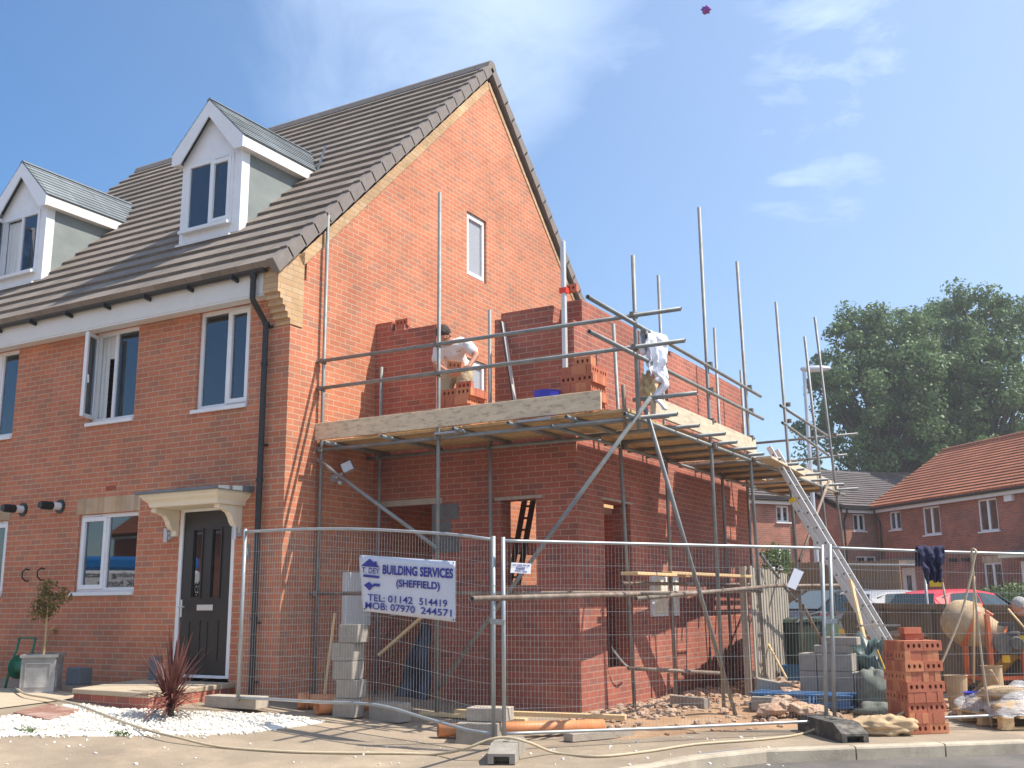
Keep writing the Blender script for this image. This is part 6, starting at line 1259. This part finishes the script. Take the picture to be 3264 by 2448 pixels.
# ================================================================ CARS
def car(label, u, D, rz_, paint, L_=4.0, front=False):
    p = fd(u, 1300, D); z0 = h(p.x, p.y); c = thing('parked_car', label, 'car', (p.x, p.y, z0), rz_, 'cars parked behind the site')
    # stations along x (front at +x): half width at sill, belt and roof, heights
    S = [(-2.0, .62, .70, .0, .45, .80, .80), (-1.93, .74, .80, .0, .28, .98, .98), (-1.70, .80, .82, .50, .24, 1.02, 1.33), (-1.25, .83, .84, .60, .22, 1.00, 1.46), (-.4, .84, .85, .62, .2, .97, 1.49), (.25, .84, .85, .58, .2, .95, 1.42), (.85, .84, .84, .52, .2, .93, 1.12), (1.15, .83, .82, .0, .22, .92, .94), (1.65, .79, .76, .0, .25, .82, .83), (1.98, .66, .62, .0, .36, .62, .64)]
    b = MB(); rings = []
    for (x, ws, wb, wt, zs, zb_, zt_) in S:
        wt2 = wt if wt > 0 else wb*.6
        rings.append([(x, -ws, zs), (x, -ws-.02, (zs+zb_)/2), (x, -wb, zb_), (x, -wt2, zt_-.03), (x, -wt2*.6, zt_), (x, wt2*.6, zt_), (x, wt2, zt_-.03), (x, wb, zb_), (x, ws+.02, (zs+zb_)/2), (x, ws, zs)])
    n = 10
    for r in rings: b.v += [Vector(q) for q in r]
    for k in range(len(rings)-1): b.f += [(k*n+i, k*n+(i+1) % n, (k+1)*n+(i+1) % n, (k+1)*n+i) for i in range(n)]
    b.f += [tuple(range(n)), tuple(range((len(rings)-1)*n, len(rings)*n))[::-1]]
    b.build('body', paint, c, local=True, smooth=False, bevel=.02)
    def sq(k0, k1, s, f0, f1, t0=.10, t1=.9):
        def P(k, t):
            (x, ws, wb, wt, zs, zb_, zt_) = k; wt2 = wt if wt > 0 else wb*.6; return V(x, s*(wb+(wt2-wb)*t+.008), zb_+(zt_-.03-zb_)*t)
        def lerpS(a, c_, f): return tuple(a[i]*(1-f)+c_[i]*f for i in range(7))
        A, B = lerpS(k0, k1, f0), lerpS(k0, k1, f1); return [P(A, t0), P(B, t0), P(B, t1), P(A, t1)]
    gd = M['glass_car']
    for s in (-1, 1):
        b = MB()
        for (i, j, f0, f1) in ((2, 3, .35, 1), (3, 4, 0, .92), (4, 5, -.02, 1), (5, 6, 0, .85)):
            b.prism(sq(S[i], S[j], s, f0, f1), (0, s*.004, 0))
        b.build('side_window', gd, c, local=True)
        MB().box((.72, s*.93, 1.0), (.12, .16, .12)).build('door_mirror', paint, c, local=True, bevel=.02)
    b = MB(); q = [V(-1.965, -.66, 1.0), V(-1.965, .66, 1.0), V(-1.66, .50, 1.38), V(-1.66, -.50, 1.38)]; b.prism(q, (-.02, 0, .01)); b.build('rear_window', gd, c, local=True)
    b = MB(); q = [V(1.12, -.7, .96), V(1.12, .7, .96), V(.32, .52, 1.41), V(.32, -.52, 1.41)]; b.prism(q, (.02, 0, .02)); b.build('windscreen', gd, c, local=True)
    for x in (-1.25, 1.25):
        for s in (-1, 1): w = MB().tube((x, s*.72, .31), (x, s*.89, .31), .31, 20).build('wheel', M['tyre'], c, local=True); MB().tube((x, s*.885, .31), (x, s*.9, .31), .2, 16).build('rim', M['lamphead'], w, local=True)
    for s in (-1, 1): MB().box((-1.95, s*.66, .82), (.1, .16, .26)).build('tail_lamp', bpy.data.materials['red_clip'], c, local=True); MB().box((1.86, s*.58, .66), (.16, .26, .14)).build('headlight', M['lamphead'], c, local=True)
    MB().b2((-2.03, -.26, .52), (-2.01, .26, .63)).build('number_plate', M['yellow'], c, local=True)
    return c
m, t, b_ = newmat('car_glass'); b_.inputs['Base Color'].default_value = (.03, .045, .045, 1); b_.inputs['Roughness'].default_value = .05; b_.inputs['Specular IOR Level'].default_value = .8; M['glass_car'] = m
base_a = math.atan2(RT.y, RT.x)
car('bright red hatchback parked behind the skip and the mixer', 2085, 26.5, base_a+R(30), carpaint('red_paint', (.62, .02, .03)))
car('silver hatchback parked left of the red one', 1950, 27.0, base_a+R(30), carpaint('silver_paint', (.36, .35, .36)))
car('black car facing the weathered fence, seen behind the ladder', 1800, 29, base_a+R(205), carpaint('black_paint', (.02, .018, .022)))
# ================================================================ PEOPLE
def capsules(caps, vox, name, m, parent=None, loc=None, extra=None):
    b = MB()
    for (p, q, r1, r2) in caps:
        p = Vector(p); q = Vector(q); a = q-p; L = a.length
        if L < 1e-5: b.ball(p, r1, 14, 10); continue
        a.normalize(); x = a.orthogonal().normalized(); prof = []
        for i in range(1, 6): t = math.pi/2*(1-i/6); prof.append((-r1*math.sin(t), r1*math.cos(t)))
        for i in range(0, 7): f = i/6; prof.append((L*f, r1+(r2-r1)*f))
        for i in range(1, 6): t = math.pi/2*i/6; prof.append((L+r2*math.sin(t), r2*math.cos(t)))
        b.lathe(p, a, prof, 14)
    for (c, rad, rot) in extra or (): b.ball(c, rad, 18, 14, 0, rot)
    o = b.build('tmp', m, None, loc=(0, 0, 0)); md = o.modifiers.new('r', 'REMESH'); md.mode = 'VOXEL'; md.voxel_size = vox; md.use_smooth_shade = True
    sm = o.modifiers.new('s', 'SMOOTH'); sm.iterations = 3; sm.factor = .5
    dg = bpy.context.evaluated_depsgraph_get(); me = bpy.data.meshes.new_from_object(o.evaluated_get(dg)); bpy.data.objects.remove(o)
    me.name = name; base = WO[parent.name] if parent is not None else Vector(loc); me.transform(Matrix.Translation(-base)); me.materials.clear(); me.materials.append(m)
    for p in me.polygons: p.use_smooth = True
    ob = bpy.data.objects.new(name, me); COL.objects.link(ob)
    if parent is not None: ob.parent = parent
    else: ob.location = base
    WO[ob.name] = base; return ob
def hand(wr_, dirn, palm, curl=.6, s=1.0, side=1):
    """capsules of a hand: wrist point, direction of the fingers, palm normal"""
    d = Vector(dirn).normalized(); n = Vector(palm).normalized(); n = (n-d*n.dot(d)).normalized(); w = d.cross(n)*side; C = []; wr_ = Vector(wr_)
    for k, (o_, L_) in enumerate(((-.030, .068), (-.010, .078), (.011, .073), (.031, .058))):
        k0 = wr_+d*.085*s+w*o_*s; C.append((wr_+w*o_*.5*s+d*.015*s, k0, .014*s, .0105*s)); a1 = (d+n*curl).normalized(); a2 = (d*.5+n*(curl+.5)).normalized()
        k1 = k0+a1*L_*.5*s; k2 = k1+a2*L_*.5*s; C += [(k0, k1, .0095*s, .0085*s), (k1, k2, .0085*s, .0072*s)]
    t0 = wr_+w*-.028*s+d*.025*s; t1 = t0+(d*.5-w*.8+n*.35).normalized()*.04*s; t2 = t1+(d*.8-w*.2+n*.5).normalized()*.035*s; C += [(t0, t1, .012*s, .0105*s), (t1, t2, .0105*s, .008*s)]
    return C
def face(c, f, upv, s=1):
    """ears, nose, brow, jaw capsules for a head at c looking along f"""
    c = Vector(c); f = Vector(f).normalized(); r_x = f.cross(Vector(upv)).normalized(); u_ = r_x.cross(f); E = []
    rot = Matrix((r_x, f, u_)).transposed()
    E.append((c+u_*.02*s, (.076*s, .093*s, .098*s), rot)); E.append((c+f*.022*s-u_*.055*s, (.060*s, .068*s, .062*s), rot))
    for k in (-1, 1): E.append((c+r_x*.078*k*s-u_*.01*s-f*.005, (.012*s, .018*s, .03*s), rot)); E.append((c+r_x*.032*k*s+f*.083*s+u_*.022*s, (.022*s, .012*s, .009*s), rot))
    C = [(c+f*.085*s+u_*.01*s, c+f*.108*s-u_*.022*s, .008*s, .013*s), (c+f*.078*s-u_*.05*s-r_x*.018, c+f*.078*s-u_*.05*s+r_x*.018, .008*s, .008*s)]
    return C, E, (r_x, f, u_)
def person1():
    y = lambda z, yy: fy(*ZP(*z), yy)
    hc = y((415, 385), .98); nk = y((540, 520), 1.17); sR = y((820, 545), 1.22); sL = y((330, 640), 1.10); ch = y((585, 690), 1.24); pv = y((660, 1060), 1.40)
    nk = y((545, 540), 1.14); eR = y((985, 735), 1.13); wR = y((855, 930), .99); eL = y((275, 900), 1.02); wL = y((560, 1075), .92)
    hR = pv+V(.115, 0, -.02); hL = pv+V(-.115, 0, -.02); kR = V(hR.x+.03, 1.28, DK+.50); kL = V(hL.x-.03, 1.26, DK+.50); aR = V(hR.x+.05, 1.40, DK+.10); aL = V(hL.x-.05, 1.38, DK+.10)
    R0 = thing('person', 'bricklayer in white polo shirt and beige shorts bending forward with a brick in his hand', 'person', (pv.x, 1.4, DK))
    f_ = V(.12, -.62, -.74); up_ = V(.12, -.8, .62); C, E, fr_ = face(hc, f_, up_, 1.1)
    C += [(nk, hc, .055, .055), (ch+V(.0, 0, .05), nk, .10, .06), (sR, eR, .048, .040), (eR, wR, .040, .026), (sL, eL, .048, .040), (eL, wL, .040, .026)]
    C += [(ch+V(-.10, 0, .05), ch+V(.10, 0, .08), .10, .10), (pv+V(-.07, 0, .08), pv+V(.07, 0, .08), .11, .11), (ch, pv+V(0, 0, .08), .12, .12), (sL, sR, .055, .055), (hR, kR, .082, .055), (hL, kL, .082, .055), (kR, aR, .055, .036), (kL, aL, .055, .036), (aR, aR+V(.01, -.13, -.05), .036, .035), (aL, aL+V(-.01, -.13, -.05), .036, .035)]
    C += hand(wR, (-.75, -.35, -.1), (-.2, -.2, -.9), .55, 1.0, 1)+hand(wL, (.8, -.2, -.1), (0, .1, .9), .55, 1.0, 1)
    body = capsules(C, .0075, 'body', M['skin'], R0, extra=E)
    # clothing
    d_ = V(0, 0, .012)
    S_ = [(ch+V(-.10, 0, .05), ch+V(.10, 0, .08), .117, .117), (ch, pv+V(0, 0, .10), .14, .150), (sL, sR, .075, .075), (pv+V(-.07, 0, .06), pv+V(.07, 0, .06), .135, .135), (sR, sR.lerp(eR, .62), .076, .072), (sL, sL.lerp(eL, .62), .076, .074), (ch+V(0, 0, .05), nk+(ch-nk)*.35, .118, .085), (sR, ch, .07, .11), (sL, ch, .07, .11)]
    po = capsules(S_, .009, 'polo_shirt', M['polo'], R0)
    for m_ in (): pass
    tx_ = bpy.data.textures.new('folds', 'CLOUDS'); tx_.noise_scale = .09; dm = po.modifiers.new('d', 'DISPLACE'); dm.texture = tx_; dm.strength = .022; dm.mid_level = .5
    H_ = [(hR+V(0, 0, .05), hR.lerp(kR, .85), .115, .088), (hL+V(0, 0, .05), hL.lerp(kL, .85), .115, .088), (pv+V(-.08, 0, .02), pv+V(.08, 0, .02), .132, .132)]
    sh = capsules(H_, .009, 'shorts', M['shorts'], R0); dm = sh.modifiers.new('d', 'DISPLACE'); dm.texture = tx_; dm.strength = .028; dm.mid_level = .5
    rx, f2, u2 = fr_; rot = Matrix((rx, f2, u2)).transposed()
    capsules([], .007, 'hair', M['hair'], R0, extra=[(hc+u2*.048-f2*.014, (.094, .104, .10), rot), (hc+u2*.082+f2*.045, (.07, .05, .05), rot), (hc-f2*.045-u2*.01, (.082, .075, .09), rot)])
    for k in (-1, 1): MB().ball(hc+rx*.032*k+f2*.088+u2*.008, (.012, .008, .009), 8, 6, 0, rot).build('eye', M['inkb'], R0, smooth=True)
    for a in (aR, aL): capsules([(a+V(0, .03, -.03), a+V(0, -.16, -.055), .047, .042), (a+V(0, 0, .04), a, .045, .05)], .009, 'boot', M['boots'], R0)
    p = ch+V(.05, -.135, .0); 
    q = y((630, 690), 1.06); q2 = y((725, 665), 1.07); text('T. DEY', q, q2, .022, M['inkb'], R0, 'chest_lettering', (0, -1, .2), .02)
    # brick held in the right-hand side hand
    bc = wR+V(-.15, -.07, .02); brick(bc, Matrix.Rotation(R(12), 3, 'Y') @ Matrix.Rotation(R(10), 3, 'X') @ RX, 'orange brick held in the hand of the bending bricklayer', None, 'looseb2')
person1()
def person2():
    hc = fd(2203, 1306, 15.6); hc.z = 1.25; bx = RT; z0 = h(hc.x+.6, hc.y+.3); pv = hc+bx*.62+V(0, 0, -.22); pv.z = .98+z0*.5; nk = hc+bx*.13+V(0, 0, .02); ch = hc+bx*.33+V(0, 0, -.06)
    R0 = thing('person', 'person in a grey knitted hat stooping beside the mixer, mostly beyond the right edge', 'person', (pv.x, pv.y, z0))
    C, E, fr_ = face(hc, (-bx*.85+V(0, 0, -.5)), V(-.3, 0, .9)); w = FWd
    sA = ch-w*.17-bx*.1; sB = ch+w*.17-bx*.1; eA = sA-bx*.05+V(0, 0, -.27); eB = sB-bx*.05+V(0, 0, -.27); wA = eA-bx*.12+V(0, 0, -.22); wB = eB-bx*.12+V(0, 0, -.22)
    C += [(nk, hc, .055, .055), (ch, nk, .1, .06), (sA, sB, .06, .06), (ch, pv, .13, .13), (sA, eA, .048, .04), (eA, wA, .04, .026), (sB, eB, .048, .04), (eB, wB, .04, .026)]+hand(wA, (-.2, 0, -1), -w, .4)+hand(wB, (-.2, 0, -1), w, .4, 1, -1)
    for s in (-1, 1):
        hp_ = pv+w*.1*s; kn = hp_-bx*.05+V(0, 0, -.44); an = V(kn.x, kn.y, z0+.09)+bx*.04; C += [(hp_, kn, .09, .058), (kn, an, .058, .04), (an, an-bx*.15+V(0, 0, -.04), .04, .035)]
    capsules(C, .009, 'body', M['skin'], R0, extra=E)
    capsules([(ch, pv, .15, .155), (sA, sB, .078, .078), (sA, sA.lerp(eA, .6), .075, .07), (sB, sB.lerp(eB, .6), .075, .07)], .01, 'shirt', M['polo'], R0)
    L_ = []
    for s in (-1, 1): hp_ = pv+w*.1*s; kn = hp_-bx*.05+V(0, 0, -.44); an = V(kn.x, kn.y, z0+.14)+bx*.04; L_ += [(hp_, kn, .11, .085), (kn, an, .085, .07)]; capsules([(V(an.x, an.y, z0+.05), V(an.x, an.y, z0+.05)-bx*.17, .05, .045)], .01, 'boot', M['boots'], R0)
    capsules(L_, .01, 'trousers', M['navy'], R0)
    rx, f2, u2 = fr_; rot = Matrix((rx, f2, u2)).transposed(); capsules([], .008, 'hat', M['hat'], R0, extra=[(hc+u2*.035-f2*.02, (.092, .102, .10), rot)])
person2()

# houses on the other side of the street, behind the camera: seen only as reflections in the windows
oo = V(14, -30, 0); farhouse('terraced_house', 'brick terrace across the street, mirrored in the lower windows', V(4, -27, -.1), R(180), 40, 8, 5.0, 8.0, 'farbrick', 'tile_red', [(2+3.2*i, 3.2+3.2*i, 3.5, 4.7) for i in range(11)]+[(2+3.2*i, 3.2+3.2*i, 1.0, 2.2) for i in range(11)], (), 0, (10, 20))

# thin summer haze round the whole place
b = MB(); b.b2((-120, -60, -1.2), (70, 130, 24)); hz = b.build('haze', M['glass'], loc=(0, 0, -1.2), uv=False); hz.data.materials.clear(); m = bpy.data.materials.new('haze_air'); m.use_nodes = True; t = m.node_tree; t.nodes.clear()
o_ = t.nodes.new('ShaderNodeOutputMaterial'); pv_ = t.nodes.new('ShaderNodeVolumePrincipled'); pv_.inputs['Color'].default_value = (.88, .89, .90, 1); pv_.inputs['Density'].default_value = .0012; pv_.inputs['Anisotropy'].default_value = .3; t.links.new(pv_.outputs[0], o_.inputs['Volume']); hz.data.materials.append(m); T(hz, kind='stuff')

# works van parked down the street on the left, mirrored in the ground floor window
vc = V(-18.3, -12.3, h(-18, -12)-.0); va = math.atan2(-.77, .63)+math.pi; vn = thing('parked_van', 'white and blue works van parked up the street, mirrored in the ground floor window', 'van', vc, math.atan2(.63, -.77)+R(0))
rotv = Matrix.Rotation(math.atan2(.63, -.77), 3, 'Z'); vb = mat('van_blue', (.02, .22, .60), .4, .03, 3); vn.rotation_euler = (0, 0, math.atan2(-.77, .63))
MB().box((0, 0, 1.38), (5.4, 1.95, 2.06)).build('body', M['pvc'], vn, local=True, bevel=.08); MB().box((0, 0, 2.62), (5.3, 1.90, .42)).build('upper_body', vb, vn, local=True, bevel=.1); MB().box((2.3, 0, 1.75), (.9, 1.7, .5)).build('windscreen', M['dark'], vn, local=True, bevel=.05)
for x in (-1.7, 1.8):
    for y in (-.9, .9): MB().tube((x, y-.1, .34), (x, y+.1, .34), .34, 18).build('wheel', M['tyre'], vn, local=True)
for s_, z_ in (('Providing electricity', 1.62), ('to UK homes', 1.30)): text(s_, vc+V(0, 0, 0), vc+V(1, 0, 0), .2, M['inkb'], vn, 'lettering', (0, -1, 0), .01)
for o in [c for c in vn.children if c.name.startswith('lettering')]:
    k_ = 2.4 if o == [c for c in vn.children if c.name.startswith('lettering')][0] else 1.5; z_ = 2.16 if k_ == 2.4 else 1.93
    for v in o.data.vertices: v.co = Vector((-v.co.x*k_+1.2, .985, v.co.z+z_))
for o in list(bpy.data.objects):
    if o.type == 'MESH' and o.data.users == 0: pass
